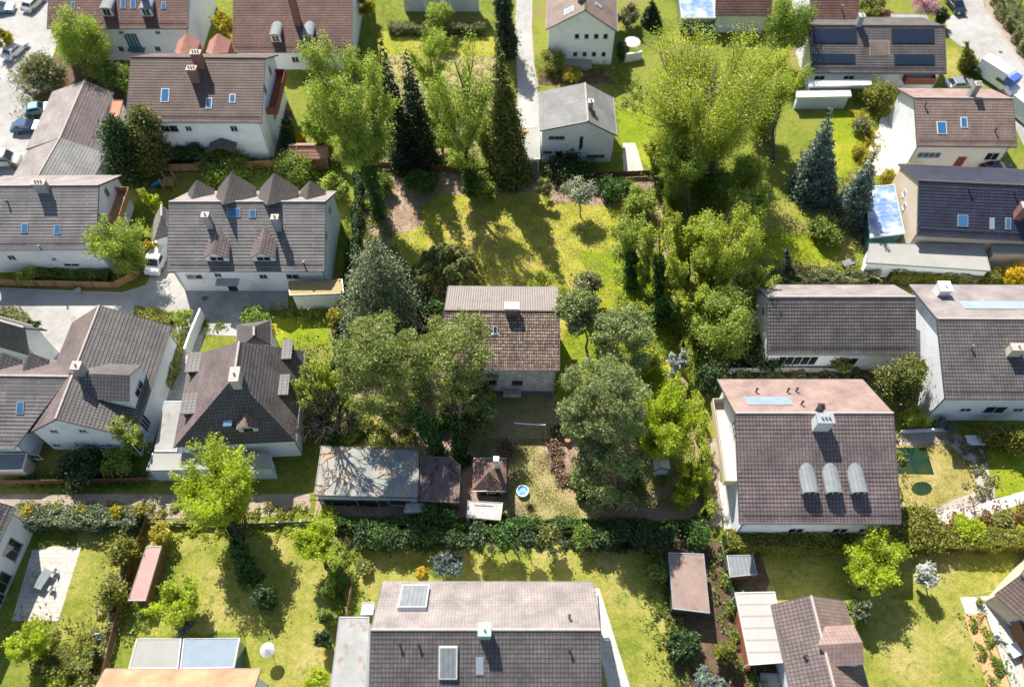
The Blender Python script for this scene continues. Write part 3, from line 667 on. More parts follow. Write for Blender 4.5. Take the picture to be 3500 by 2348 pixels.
    pts[:, 2] = np.abs(pts[:, 2]) + .03
    leaf_mesh('crown', pts, d, size, leaf, rng, root, aspect, droop)
    mb = MB(); top = (off.x, off.y, zc + Rz * (.55 if kind != 'pine' else .8))
    limbs(mb, cl[-k:] if kind == 'round' else cl, (0, 0, -.1), top, z0 if z0 is not None else max(.4, zlo), bark, rng, trunk, frac, twigs)
    for s, e in rays: s, e = Vector(s), Vector(e); mb.tube([s, s.lerp(e, .5) + Vector(rng.normal(0, .04, 3)) * (e - s).length, e], [trunk * .13, trunk * .09, .012], bark, 3, False)
    mb.build('trunk', root, True)
    if ivy:
        zt = ivy; m_ = int(3000 * DENS); t = rng.uniform(0, 1, m_); a = rng.uniform(0, 2 * math.pi, m_)
        rr = trunk * 1.1 + .8 * rng.uniform(0, 1, m_) ** .8 * (1 - .5 * t) * (1 + .45 * np.sin(t * 17 + a * 2))
        T = np.array(top); q = np.outer(t * zt / top[2], T) + np.stack([np.cos(a) * rr, np.sin(a) * rr, rng.normal(0, .15, m_)], 1); q[:, 2] = np.abs(q[:, 2])
        leaf_mesh('ivy', q, np.stack([np.cos(a), np.sin(a), a * 0], 1), .2, 'leaf_ivy', rng, root)
    return root
def conifer(label, tip, base, rpx, leaf='leaf_spruce', name='spruce_tree', n=9000, size=.2, tiers=14, power=.85, z0=.3, flat=.5, seed=None, column=False, cat='tree', group=None, bark='bark_dark', H=None, droop=.3):
    """tip and base points as measured; rpx the half width low down"""
    b = G(*base, 0); rng = np.random.default_rng(seed or int(tip[0] * 3 + tip[1]))
    if H is None:                                    # height where the vertical above the base reaches the tip
        lo, hi = .5, 60
        for _ in range(40):
            H = (lo + hi) / 2; z = b.y * CP + (CAMH - H) * SP; y = 1174 + F * ((CAMH - H) * CP - b.y * SP) / z
            lo, hi = (H, hi) if y > tip[1] else (lo, H)
    sc = scale_at(*base, 0); R = rpx / sc; tipx = G(*tip, H).x - b.x
    root = thing(name, label, cat, (b.x, b.y, 0), 0, group); cl = []
    for i in range(tiers):
        t = i / tiers; z = z0 + (H - z0) * t
        rr = R * ((1 - t) ** power if not column else min(1, (1 - t) * 3.2) * (.85 + .15 * math.sin(t * 9))); m_ = max(3, int(9 * (rr / R) + 2))
        for j in range(m_):
            a = 2 * math.pi * (j + rng.uniform(-.3, .3)) / m_ + i; q = max(.18, rr * (.48 if not column else .6))
            rj = max(0, rr - q * .5) * rng.uniform(.75, 1.12)
            cl.append((tipx * t + math.cos(a) * rj, math.sin(a) * rj, z + rng.uniform(-.3, .3), q))
        cl.append((tipx * t, 0, z, max(.2, rr * .5)))
    cl.append((tipx, 0, H - .3, .3))
    pts, d = fill(cl, int(n * DENS), rng, flat if not column else .9, .5, droop if not column else 0); pts[:, 2] = np.abs(pts[:, 2])
    leaf_mesh('crown', pts, d, size, leaf, rng, root, 2.2, .5)
    mb = MB(); limbs(mb, cl[::3], (0, 0, -.1), (tipx, 0, H - .2), .5, bark, rng, max(.09, H * .014), .08); mb.build('trunk', root, True)
    return root
def bush(label, cx, cy, rx, ry, leaf='leaf_green', name='garden_bush', z=None, n=1800, size=.17, bark='bark', cat='bush', group=None, k=9, seed=None, droop=0, cr=.5, aspect=1.7):
    sc = scale_at(cx, cy, 0); R = rx / sc; rym = ry / sc
    zc = z if z else max(.45, min(R * .8, 1.6))
    return tree('broad', label, cx, cy, rx, ry, zc, leaf, name, n=n, size=size, bark=bark, k=k, cr=cr, trunk=.07, cat=cat, group=group, z0=.1, seed=seed, droop=droop, frac=.25, aspect=aspect, twigs=1)
def hedge(label, px, w, h, leaf='leaf_privet', name='clipped_hedge', n=260, size=.15, seed=3, cat='hedge', wob=.12, group=None, core='leaf_deep'):
    """a row of shrubs along the measured ground line, clipped to width w and height h; n leaves per metre"""
    P = [G(*p, 0) for p in px]; o = P[0].copy(); root = thing(name, label, cat, tuple(o), 0, group); rng = np.random.default_rng(seed)
    pts = []; ds = []; mb = MB(); ang = 0
    for a, b in zip(P, P[1:]):
        a, b = a - o, b - o; L = (b - a).length; d = np.array((b - a) / L); nn = np.array((-d[1], d[0], 0)); m_ = int(L * n * DENS)
        t = rng.uniform(0, L, m_); side = rng.uniform(0, 2 * h + w, m_)
        s = np.clip(side - h, 0, w) - w / 2; z = np.where(side < h, side, np.where(side > h + w, side - h - w, h))
        nrm = np.where((side < h)[:, None], -nn, np.where((side > h + w)[:, None], nn, np.array((0, 0, 1.))))
        wv = wob * (np.sin(t * 2.1 + s * 3) + np.sin(t * .9 + 1)) + rng.normal(0, .07, m_) - .05
        q = np.array(a)[None] + d[None] * t[:, None] + nn[None] * s[:, None]; q[:, 2] = z; q += nrm * wv[:, None]; q[:, 2] = np.abs(q[:, 2])
        pts.append(q); ds.append(nrm)
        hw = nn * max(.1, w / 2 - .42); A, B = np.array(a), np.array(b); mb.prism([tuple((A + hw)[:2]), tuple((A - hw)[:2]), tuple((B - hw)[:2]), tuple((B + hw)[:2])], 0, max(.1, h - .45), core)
    leaf_mesh('foliage', np.concatenate(pts), np.concatenate(ds), size, leaf, rng, root, 1.5)
    mb.build('hedge_core', root); return root  # added dark block inside the leaves, so the hedge isn't see-through
def lobed(label, cx, cy, rx, ry, H, base, lobes, leaf, name, n, size=.13):
    # a clump of upright drooping spires of unequal height, each with its own rounded tip
    c = G(cx, cy, H * .55); R = rx / scale_at(cx, cy, H * .55); Ry = R * ry / rx; b = G(*base); root = thing(name, label, 'tree', tuple(b)); rng = np.random.default_rng(31); P = []; D = []; cl = []
    for i in range(lobes):
        a = i * 2.4; r = (i / lobes) ** .5; x, y = c.x - b.x + math.cos(a) * R * .8 * r, c.y - b.y + math.sin(a) * Ry * .8 * r; h_ = H * (1.05 - .45 * r ** 2) * rng.uniform(.82, 1.08); w = R * rng.uniform(.20, .30)
        m_ = n // lobes; t = rng.uniform(0, 1, m_) ** .7; an = rng.uniform(0, 6.283, m_); rib = 1 + .22 * np.sin(an * 5 + i) + .1 * rng.normal(0, 1, m_)
        rr = w * np.sqrt(np.clip(1 - t ** 2.2, 0, 1)) * rib * (1 + .25 * (1 - t)); z = h_ * (.12 + .88 * t) - .35 * rr
        P.append(np.stack([x + np.cos(an) * rr, y + np.sin(an) * rr, np.abs(z)], 1)); D.append(np.stack([np.cos(an), np.sin(an), t ** 3 * 1.4], 1)); cl.append((x, y, h_ * .8, w))
    leaf_mesh('crown', np.concatenate(P), np.concatenate(D), size, leaf, rng, root, 2.2, 1.2, nw=1.6)
    mb = MB(); limbs(mb, cl, (0, 0, -.1), (c.x - b.x, c.y - b.y, H * .7), .4, 'bark_dark', rng, .22, .25); mb.build('trunk', root, True); return root
def barebush(label, cx, cy, rpx, h, mat='bark_pale', leaf=None, name='bare_shrub', n=46, cat='shrub', lean=0):
    g = G(cx, cy, 0); R = rpx / scale_at(cx, cy); rng = np.random.default_rng(int(cx + cy)); root = thing(name, label, cat, tuple(g)); mb = MB(); tips = []
    for i in range(n):
        a = rng.uniform(0, 6.283); r = R * rng.uniform(.2, 1); e = Vector((math.cos(a) * r, math.sin(a) * r, h * rng.uniform(.5, 1)))
        m_ = e * .5 + Vector(rng.normal(0, .12, 3)) * R; m_.z = e.z * .6
        mb.tube([(0, 0, 0), m_, e], [.035, .02, .006], mat, 3, False); tips += [m_.lerp(e, t) for t in (.3, .6, 1.)]
        for _ in range(2):
            q = e.lerp(m_, .5) + Vector(rng.normal(0, .3, 3)) * R; q.z = abs(q.z); mb.tube([m_, q], [.012, .004], mat, 3, False)
    mb.build('branches', root)
    if leaf: t = np.array(tips); t = np.repeat(t, 5, 0) + rng.normal(0, .12, (len(t) * 5, 3)); t[:, 2] = np.abs(t[:, 2]); leaf_mesh('leaves', t, rng.normal(0, 1, t.shape), .13, leaf, rng, root)
    return root

# ------------------------------------------------------------------ vehicles and garden things
def vehicle(label, cx, cy, ang, paint, L=4.4, W=1.78, H=1.48, kind='car', name='parked_car', cat='car', group='cars parked on the streets and drives'):
    """(cx,cy) the middle of the footprint; ang the heading in degrees from the +X axis"""
    g = G(cx, cy, 0); root = thing(name, label, cat, (g.x, g.y, .03), math.radians(ang), group); h = W / 2
    if kind == 'car':
        body = [(-L / 2, .35), (-L / 2 + .05, .85), (-L * .40, .98), (L * .20, .98), (L * .46, .80), (L / 2, .62), (L / 2, .32)]
        cab = [(-L * .40, .96), (-L * .27, H - .03), (L * .04, H), (L * .24, .96)]
    elif kind == 'van':
        body = [(-L / 2, .35), (-L / 2, 1.15), (L * .30, 1.15), (L * .47, .95), (L / 2, .75), (L / 2, .32)]
        cab = [(-L / 2 + .02, 1.13), (-L / 2 + .12, H - .03), (L * .20, H), (L * .36, 1.13)]
    else:                                              # camper: tall box behind a low cab
        body = [(-L / 2, .4), (-L / 2, 1.2), (L * .34, 1.2), (L * .47, 1.0), (L / 2, .8), (L / 2, .35)]
        cab = [(-L / 2 + .02, 1.18), (-L / 2 + .05, H - .05), (L * .18, H), (L * .26, H - .35), (L * .38, 1.18)]
    def ext(mb, prof, hb, ht, zb, zt, mat):
        n_ = len(prof); hw = lambda z: hb + (ht - hb) * max(0, min(1, (z - zb) / (zt - zb)))
        A = [(x, -hw(z), z) for x, z in prof]; B = [(x, hw(z), z) for x, z in prof]
        mb.face(A, mat); mb.face(B[::-1], mat)
        for i in range(n_): j = (i + 1) % n_; mb.face([A[j], A[i], B[i], B[j]], mat)
    mb = MB(); ext(mb, body, h, h * .96, .3, 1.0, paint); bd = mb.build('body', root)
    bv = bd.modifiers.new('bevel', 'BEVEL'); bv.width = .07; bv.segments = 2
    mb = MB(); ext(mb, cab, h * .95, h * (.78 if kind == 'car' else .9), .95, H, paint); mb.build('cabin', root)
    zt = H - .10
    def lerp(a, b, t): return tuple(a[i] + (b[i] - a[i]) * t for i in range(len(a)))
    for nm, p, q in (('windscreen', cab[-1], cab[-2]), ('rear_window', cab[0], cab[1])):
        a, b = lerp(p, q, .14), lerp(p, q, .88); s = 1 if nm == 'windscreen' else -1
        w0, w1 = h * .84, h * (.70 if kind == 'car' else .8); mb = MB()
        mb.face([(a[0] + s * .02, -w0, a[1] + .012), (a[0] + s * .02, w0, a[1] + .012), (b[0] + s * .02, w1, b[1] + .012), (b[0] + s * .02, -w1, b[1] + .012)], 'glass_dark'); mb.build(nm, root)
    ztop, zlow = (H - .12, 1.02) if kind == 'car' else (min(H - .15, 1.75), 1.22)
    for s in (-1, 1):
        def yy(z): t = (z - .95) / (H - .95); return s * (h * .95 + (h * (.78 if kind == 'car' else .9) - h * .95) * t + .012)
        xa, xb = (cab[0][0] + .35, cab[-1][0] - .4); xc, xd = (cab[1][0] + .1, cab[-2][0] - .05)
        if kind != 'car': xa = xc = L * .02
        mb = MB(); mb.face([(xa, yy(zlow), zlow), (xb, yy(zlow), zlow), (xd, yy(ztop), ztop), (xc, yy(ztop), ztop)], 'glass_dark'); mb.build('side_window', root)
    if kind == 'camper' and 'blue' in label:
        mb = MB(); mb.box(L * .20, L * .40, -h * .97, h * .97, 1.45, H - .3, 'awning_blue'); mb.build('front_panel', root)
    for x in (-L * .31, L * .31):
        for s in (-1, 1):
            mb = MB(); mb.tube([(x, s * (h - .2), .33), (x, s * (h + .015), .33)], [.33, .33], 'tyre', 14); wv = mb.build('wheel', root)
            mb = MB(); mb.tube([(x, s * (h + .01), .33), (x, s * (h + .03), .33)], [.2, .19], 'silver', 10); mb.build('rim', wv)
    for s in (-1, 1):
        mb = MB(); mb.box(L / 2 - .10, L / 2 + .015, s * h * .72 - .16, s * h * .72 + .16, .55, .70, 'lamp_clear'); mb.build('headlight', root)
        mb = MB(); mb.box(-L / 2 - .015, -L / 2 + .08, s * h * .74 - .14, s * h * .74 + .14, .62, .80, 'red_tail'); mb.build('tail_light', root)
    return root
def table(label, cx, cy, w, d, ang=0, h=.75, mat='white', name='garden_table', group=None):
    g = G(cx, cy, 0); root = thing(name, label, 'table', (g.x, g.y, .03), math.radians(ang), group)
    mb = MB(); mb.box(-w / 2, w / 2, -d / 2, d / 2, h - .05, h, mat); mb.build('tabletop', root)
    for sx in (-1, 1):
        for sy in (-1, 1): mb = MB(); mb.box(sx * (w / 2 - .08) - .03, sx * (w / 2 - .08) + .03, sy * (d / 2 - .08) - .03, sy * (d / 2 - .08) + .03, 0, h - .05, mat); mb.build('leg', root)
    return root
def chair(label, cx, cy, ang, mat='white', group=None):
    g = G(cx, cy, 0); root = thing('garden_chair', label, 'chair', (g.x, g.y, .03), math.radians(ang), group)
    mb = MB(); mb.box(-.24, .24, -.24, .24, .40, .45, mat); mb.build('seat', root)
    mb = MB(); mb.box(-.24, .24, .20, .25, .45, .92, mat); mb.build('backrest', root)
    for sx in (-1, 1):
        for sy in (-1, 1): mb = MB(); mb.box(sx * .21 - .02, sx * .21 + .02, sy * .21 - .02, sy * .21 + .02, 0, .40, mat); mb.build('leg', root)
    return root
#==PART4==
# ------------------------------------------------------------------ ground, streets, lawns, paths
mb = MB(); mb.face([(-500, -350, 0), (500, -350, 0), (500, 900, 0), (-500, 900, 0)], 'ground_garden'); tag(mb.build('ground'), kind='structure')
patch('road', [(-300, -250), (260, -250), (240, 0), (205, 80), (185, 180), (150, 260), (112, 330), (115, 450), (90, 560), (70, 640), (-300, 640)], 'asphalt_pale', 2)
patch('driveway', [(-200, 985), (420, 1000), (500, 975), (548, 880), (590, 930), (620, 975), (985, 980), (985, 1055), (850, 1075), (850, 1150), (700, 1145), (640, 1150), (560, 1120), (430, 1075), (340, 1045), (215, 1250), (130, 1230), (100, 1075), (-200, 1060)], 'asphalt_pale', 2)
patch('road', [(1778, -250), (1822, -250), (1815, 100), (1822, 220), (1838, 330), (1850, 440), (1758, 440), (1772, 330), (1765, 200), (1762, 60)], 'asphalt_pale', 2)
patch('road', [(3265, -250), (3320, -250), (3365, 30), (3440, 140), (3560, 320), (3800, 700), (3600, 700), (3470, 440), (3400, 290), (3330, 195), (3245, 130), (3230, 70), (3275, 40)], 'asphalt_pale', 2)
patch('pavement', [(3322, -250), (3345, -250), (3392, 20), (3462, 120), (3700, 480), (3800, 700), (3562, 318), (3442, 138), (3367, 28)], 'paving_beige', 3)
patch('path', [(-200, 1690), (220, 1688), (640, 1690), (1060, 1688), (1062, 1735), (900, 1765), (480, 1770), (60, 1735), (-200, 1735)], 'paving_beige', 2)
patch('path', [(540, 1140), (620, 1140), (600, 1300), (560, 1400), (545, 1400), (560, 1280)], 'paving_white', 2)
patch('patio', [(186, 1866), (277, 1870), (200, 2122), (40, 2122), (110, 1880)], 'paving_pale', 3)
patch('path', [(2400, 1500), (2455, 1500), (2468, 1800), (2415, 1800)], 'paving_beige', 3)
patch('driveway', [(2455, 1640), (2520, 1700), (2545, 1850), (2480, 1850)], 'paving_white', 3)
patch('terrace', [(2955, 560), (2975, 480), (3010, 405), (3075, 385), (3120, 500), (3150, 600), (3060, 605), (2990, 600)], 'paving_white', 3, .3)
patch('driveway', [(3145, 545), (3285, 548), (3300, 612), (3150, 618)], 'paving_pale', 3)
patch('gravel_bed', [(3065, 1480), (3240, 1465), (3360, 1540), (3410, 1640), (3390, 1745), (3100, 1795), (3065, 1700)], 'gravel', 2, .3)
patch('pond_margin', [(3050, 1525), (3250, 1520), (3330, 1590), (3340, 1680), (3220, 1725), (3110, 1745), (3050, 1680)], 'reed_bed', 3, .25)
patch('water', [(3050, 1530), (3165, 1530), (3192, 1622), (3050, 1620)], 'pond_water', 4)
patch('water', [(3150 + 36 * math.cos(t * .52), 1670 + 24 * math.sin(t * .52)) for t in range(12)], 'pond_water', 4, .1)
patch('path', [(3060, 1790), (3200, 1752), (3330, 1728), (3560, 1662), (3560, 1705), (3330, 1775), (3170, 1800), (3060, 1815)], 'paving_white', 5, .08)
patch('terrace', [(3280, 2040), (3400, 2036), (3440, 2100), (3550, 2360), (3460, 2360), (3370, 2100), (3300, 2098)], 'paving_white', 3)
patch('deck', [(3292, 2100), (3362, 2096), (3470, 2400), (3395, 2400)], 'wood_deck', 4)
patch('path', [(2000, 2010), (2048, 2010), (2170, 2400), (2090, 2400)], 'paving_white', 2)
patch('terrace', [(2128, 490), (2170, 490), (2205, 595), (2130, 600)], 'paving_pale', 3, .1)
patch('path', [(640, 1130), (700, 1135), (560, 1640), (500, 1640)], 'paving_pale', 1)
# the old plot
patch('plot_ground', [(1238, 572), (2250, 600), (2330, 1180), (2420, 1790), (1070, 1785), (1110, 1500), (1180, 1000)], 'leaf_litter', 1)
patch('lawn', [(1345, 800), (1450, 770), (1445, 700), (1500, 665), (1700, 655), (1860, 655), (1905, 700), (2060, 700), (2120, 740), (2150, 900), (2230, 950), (2290, 1150), (2330, 1300), (2120, 1290), (1990, 1290), (1900, 1300), (1850, 1010), (1500, 1010), (1420, 940), (1340, 860)], 'lawn_vivid', 3, .35)
patch('lawn', [(1960, 860), (2110, 860), (2250, 900), (2320, 1180), (2300, 1400), (1900, 1400), (1900, 1180), (2040, 1000)], 'lawn_bright', 4, .5)
patch('lawn', [(1590, 1350), (1940, 1350), (1900, 1500), (1580, 1500)], 'lawn_dry', 3, .3)
patch('lawn', [(1600, 1500), (1880, 1495), (1860, 1560), (1910, 1640), (1990, 1700), (2060, 1780), (1800, 1785), (1790, 1740), (1735, 1680), (1735, 1570), (1600, 1560)], 'lawn_dry', 4, .35)
patch('garden_bed', [(1130, 1380), (1300, 1360), (1330, 1530), (1110, 1530)], 'lawn_dry', 3, .4)
patch('garden_bed', [(1180, 900), (1400, 900), (1450, 1200), (1300, 1300), (1160, 1250)], 'soil', 2, .4)
# gardens around
patch('lawn', [(2110, 380), (2330, 360), (2480, 560), (2250, 600), (2130, 500)], 'lawn_bright', 1, .4)
patch('lawn', [(1290, 112), (1680, 112), (1700, 190), (1560, 200), (1300, 195)], 'lawn_vivid', 1, .3)
patch('garden_bed', [(1320, 190), (1700, 190), (1740, 560), (1300, 560)], 'lawn_dry', 1, .5)
patch('garden_bed', [(1050, 200), (1330, 200), (1300, 600), (1020, 600)], 'ground_garden', 2, .5)
patch('lawn', [(2830, 380), (2975, 385), (2950, 480), (2900, 610), (2830, 610)], 'lawn_bright', 2, .3)
patch('lawn', [(2480, 690), (2700, 640), (2900, 700), (2920, 860), (2830, 915), (2480, 900)], 'lawn_yellow', 1, .4)
patch('lawn', [(2500, 790), (2860, 810), (2880, 860), (2830, 905), (2500, 880)], 'lawn_bright', 2, .4)
patch('lawn', [(3170, 170), (3260, 160), (3330, 270), (3180, 275)], 'lawn_yellow', 1, .2)
patch('lawn', [(880, 1085), (1130, 1085), (1120, 1175), (930, 1180)], 'lawn_bright', 1, .2)
patch('lawn', [(280, 1800), (430, 1790), (445, 1850), (405, 1980), (375, 2160), (180, 2190), (205, 2115)], 'lawn_yellow', 2, .2)
patch('lawn', [(520, 1790), (1090, 1780), (1130, 1900), (1120, 2400), (850, 2400), (840, 2170), (480, 2170)], 'lawn_yellow', 1, .3)
patch('lawn', [(1210, 1850), (2280, 1850), (2300, 2050), (2390, 2400), (2060, 2400), (1280, 2120), (1180, 2050)], 'lawn_yellow', 1, .3)
patch('lawn', [(2600, 1900), (3560, 1880), (3560, 2010), (3300, 2040), (3400, 2400), (2900, 2400), (2600, 2060)], 'lawn_yellow', 1, .3)
patch('lawn', [(3370, 1540), (3600, 1500), (3600, 1660), (3400, 1700)], 'lawn_bright', 2, .2)
patch('lawn', [(3300, 1770), (3600, 1700), (3600, 1820), (3300, 1830)], 'lawn_bright', 1, .2)
patch('garden_bed', [(2250, 1850), (2600, 1850), (2700, 2400), (2330, 2400)], 'soil', 2, .3)
patch('garden_bed', [(1080, 1785), (2420, 1795), (2440, 1870), (1180, 1865)], 'soil', 2, .3)
patch('garden_bed', [(560, 380), (1000, 380), (1000, 580), (330, 600), (330, 480)], 'soil', 1, .3)
patch('garden_bed', [(2440, 1230), (3220, 1240), (3120, 1480), (3000, 1300), (2440, 1290)], 'soil', 1, .3)
patch('garden_bed', [(2500, 930), (3400, 930), (3400, 980), (2500, 980)], 'soil', 1, .2)
patch('garden_bed', [(60, 200), (420, 180), (440, 480), (380, 340), (120, 330)], 'soil', 1, .3)
patch('garden_bed', [(2060, 230), (1840, 240), (1840, 290), (2110, 290)], 'soil', 1, .3)

def kerb(px, z=.12, w=.14):
    mb = MB(); P = [G(*p) for p in px]
    for a, b in zip(P, P[1:]):
        n_ = (b - a).normalized(); nn = Vector((-n_.y, n_.x)) * w / 2
        mb.prism([tuple(v) for v in (a.xy - nn, b.xy - nn, b.xy + nn, a.xy + nn)], 0, z, 'ridge_pale')
    tag(mb.build('kerb'), kind='structure')
kerb([(244, 0), (208, 80), (187, 180), (152, 260), (114, 330), (117, 450), (92, 560)]); kerb([(3345, -100), (3392, 20), (3462, 120), (3700, 480)]); kerb([(3365, 30), (3440, 140), (3560, 320)])
kerb([(1818, 0), (1817, 100), (1824, 220), (1838, 300)]); kerb([(1762, 60), (1765, 200), (1772, 330), (1760, 430)]); kerb([(0, 987), (420, 1002), (500, 977), (548, 882)]); kerb([(0, 1734), (60, 1736), (480, 1771), (900, 1766)], .08, .1)
for (x, y, w_), lb in (((100, 120, .34), 'round manhole cover in the pale street near the white car'), ((250, 1090, .34), 'round manhole cover in the courtyard asphalt'), ((3420, 180, .34), 'round manhole cover on the right street'), ((700, 1020, .4), 'drain cover in the shaded drive below the four dormer house')):
    g = G(x, y); r = thing('manhole_cover', lb, 'manhole cover', (g.x, g.y, 0)); mb = MB(); mb.prism([(w_ * math.cos(a * .45), w_ * math.sin(a * .45)) for a in range(14)], .02, .036, 'gutter'); mb.build('cover', r)
# ------------------------------------------------------------------ the old house in the middle
W = 'white'
h = House('house', 'old house with mossy brown tiles and weathered white boarded wall in the overgrown plot', 'house',
          (1519, 1062), (1912, 1065), 9.5, 6.8, (1714, 1262), (1714, 981), lo=0.3, ov=.35, eo=.45, roof='tile_old', roofb='cement_sheet', wall='cladding_old', course=.37)
h.chimney((1749, 1044), 10.7, 1.45, .75, 'brick_red', 'white', capt=.38, pots=0)
h.panel((1693, 1128), .5, .85, mat='glass_dark', frame='zinc', h=.18)
h.part('apron', lambda mb: mb.box(*(lambda p: (p.x - .38, p.x + .38, p.y - .12, p.y + .12, p.z - .02, p.z + .09))(h.on(1692, 1142)), 'zinc'), h.roof)
h.winpx('f', 1768, 1308, 1.25, 1.05, frame='wood_fence', name='window', bars=0)
h.winpx('f', 1682, 1306, 1.1, 1.0, frame='wood_fence', bars=0)
h.winpx('f', 1580, 1306, 1.1, 1.0, frame='brown_frame', bars=0)
h.window('r', -2.5, 4.6, 1.0, 1.1, frame='brown_frame'); h.window('r', 2.0, 4.6, 1.0, 1.1, frame='brown_frame')
h.part('plinth', lambda mb: mb.box(h.wx0 - .03, h.wx1 + .03, h.yf - .05, h.yb + .05, 0, 1.25, 'plinth'))
h.part('door', lambda mb: mb.box(.0, 1.0, h.yf - .09, h.yf - .04, .15, 1.24, 'wood_brown'))
h.part('soffit', lambda mb: mb.box(1.0, 2.1, h.yf - .12, h.yf + .02, h.he - .62, h.he - .42, 'brown_frame'))
h.part('balcony', lambda mb: (mb.box(.2, 2.2, h.yf - 1.0, h.yf - .05, 1.5, 1.6, 'wood_grey'), mb.box(.2, 2.2, h.yf - 1.0, h.yf - .95, 1.6, 2.1, 'wood_grey')))
# ------------------------------------------------------------------ neighbours, top row
h = House('house', 'white house with reddish tiles and a glazed stair front at the top left', 'house', (170, -85), (648, -85), 10.8, 5.9, (400, 97), lo=0.8, roof='tile_redbrown', ov=.4)
for x in (372, 506): h.dormer((x, 57), 1.7, 1.2, .4, 'barrel', roof='metal_pale', wall='metal_pale', win=(1.0, 1.1), face='white')
for x in (422, 456): h.panel((x, 12), .8, 1.7)
for x in (250, 560): h.panel((x, 20), .7, 1.1)
h.window('f', h.wpx('f', 458, 150)[0], 3.1, 2.1, 3.6, glass='glass_teal', bars=3, name='stair_window')
for x in (415, 540): h.winpx('f', x, 168, .9, 1.0); h.winpx('f', x, 112, .8, .6)
h.part('porch_roof', lambda mb: mb.box(*(lambda u: (u - 1.3, u + 1.3))(h.wpx('f', 470, 165)[0]), h.yf - 1.0, h.yf, 2.3, 2.42, 'glass_teal'))
h.chimney((470, -60), 12.0, .8, .8, 'brick_red')
h = House('house', 'house with ribbed red brown roof and two rounded pale dormers behind the light green tree', 'house', (800, -70), (1206, -70), 9.8, 3.4, (1000, 178), lo=0.8, roof='tile_redbrown', ov=.4)
for x in (946, 1057): h.dormer((x, 145), 1.5, 1.1, .45, 'barrel', roof='metal_pale', wall='metal_pale', win=(1.0, 1.0), face='white')
h.chimney((995, -10), 11.0, 1.0, .9, 'brick_red')
for x in (860, 925, 1010, 1090): h.winpx('f', x, 205, 1.1, 1.1)
h = House('house', 'long low white house at the top edge behind the grey hedge', 'house', (1362, -80), (1640, -80), 6.2, 3.0, (1500, -12), roof='tile_brown', ov=.3)
h.winpx('f', 1395, 35, .9, 1.9, glass='glass_blue', bars=0, name='door', sill=False)
for x in (1450, 1590): h.winpx('f', x, 30, 1.2, 1.1)
h = House('house', 'tall white gable house with two rows of four small windows beside the narrow lane', 'house', (2000, 35), (2000, -130), 9.7, 6.3, (2110, 103), (1868, 103), ov=.35, eo=.35, roof='tile_tan')
for x in (1972, 2005, 2038, 2070): h.winpx('l', x, 125, .75, .95, bars=0)
for x in (1966, 1998, 2030, 2063): h.winpx('l', x, 186, .75, .95, bars=0)
h.panel((1945, 38), 1.2, 1.5, back=True, mat='glass_grey', frame='white'); h.panel((2045, 20), .8, 1.2, mat='glass_grey'); h.chimney((1985, -30), 10.8, .7, .7)
h.window('f', 2.0, 4.4, 1.0, 1.1); h.part('cellar_wall', lambda mb: mb.box(h.wx0 - 1.6, h.wx0, h.yf + 3, h.yb - .6, 0, .9, 'rock_wall'))
h = House('house', 'white gable house with plain grey roof standing at the top edge of the old plot', 'house', (2010, 415), (2000, 285), 7.8, 5.3, (2108, 463), (1846, 440), 6.2, ov=.3, eo=.3, roof='tile_greyrib', roofb='tile_greyrib', ridge='ridge_pale')
h.winpx('l', 1903, 471, 2.2, .55, frame='zinc', bars=2); h.winpx('l', 1986, 488, .5, 2.3, frame='zinc', bars=0); h.winpx('l', 1871, 521, 1.2, .5, frame='zinc', bars=1)
h.winpx('l', 2035, 534, 2.6, .5, frame='zinc', bars=2); u, z = h.wpx('l', 1910, 535); h.window('l', u, 1.05, .95, 2.0, frame='dark_frame', name='door', bars=0, sill=False)
h.chimney((2020, 345), 8.8, .6, .6, 'zinc', 'zinc'); h.vent((2030, 395)); h.window('f', 1.5, 3.2, 1.0, 1.1)
r, inv, q = flat_building('garage', 'flat roofed garage with pale front between the lane and the white gable house', 'garage', [(1762, 440), (1842, 436), (1846, 545), (1757, 548)], 2.8, roof='flat_roof')
yy = min(p.y for p in q); mb = MB(); mb.box(-1.25, 1.25, yy + .22, yy + .27, .05, 2.15, 'metal_pale'); mb.build('garage_door', r)
mb = MB(); mb.box(-.6, 0, 2.0, 2.6, 2.8, 3.15, 'orange_paint'); mb.build('roof_hatch', r)
h = House('house', 'dark tiled house with broad solar collectors and a tan square at the top right', 'house', (2768, 88), (3228, 90), 7.3, 3.2, (3000, 250), lo=0.6, roof='tile_slate', ov=.4)
for x, y, w, l in ((2855, 125, 6.3, 2.2), (2850, 202, 6.3, 1.5), (3120, 125, 6.3, 2.2), (3125, 205, 5.9, 1.6)): h.panel((x, y), w, l, name='solar_collector', mat='solar', frame='dark_frame', h=.12)
h.panel((3006, 165), 3.0, 2.3, name='roof_inset', mat='tile_tan', frame='ridge_pale', h=.05, fw=.05); h.chimney((2947, 52), 9.0, .8, .8)
h.balcony('f', 4.2, 8.6, 2.0, 1.2, .9, 'wood_red')
for x in (2800, 2900): h.winpx('f', x, 268, 1.6, 1.0)
r, inv, q = flat_building('terrace_awning', 'long pale striped terrace roof under the dark solar house', 'awning', [(2765, 276), (2975, 272), (2980, 292), (2765, 296)], 2.6, roof='white', trim='white', nowall=True)
for p in q: mb = MB(); mb.box(p.x * .96 - .04, p.x * .96 + .04, p.y * .9 - .04, p.y * .9 + .04, 0, 2.4, 'white'); mb.build('post', r)
r, inv, q = flat_building('garden_store', 'low white flat roof next to the round dark bush', 'shed', [(2722, 312), (2905, 310), (2910, 330), (2722, 334)], 2.3, wall='plaster_blue', roof='white', trim='white')
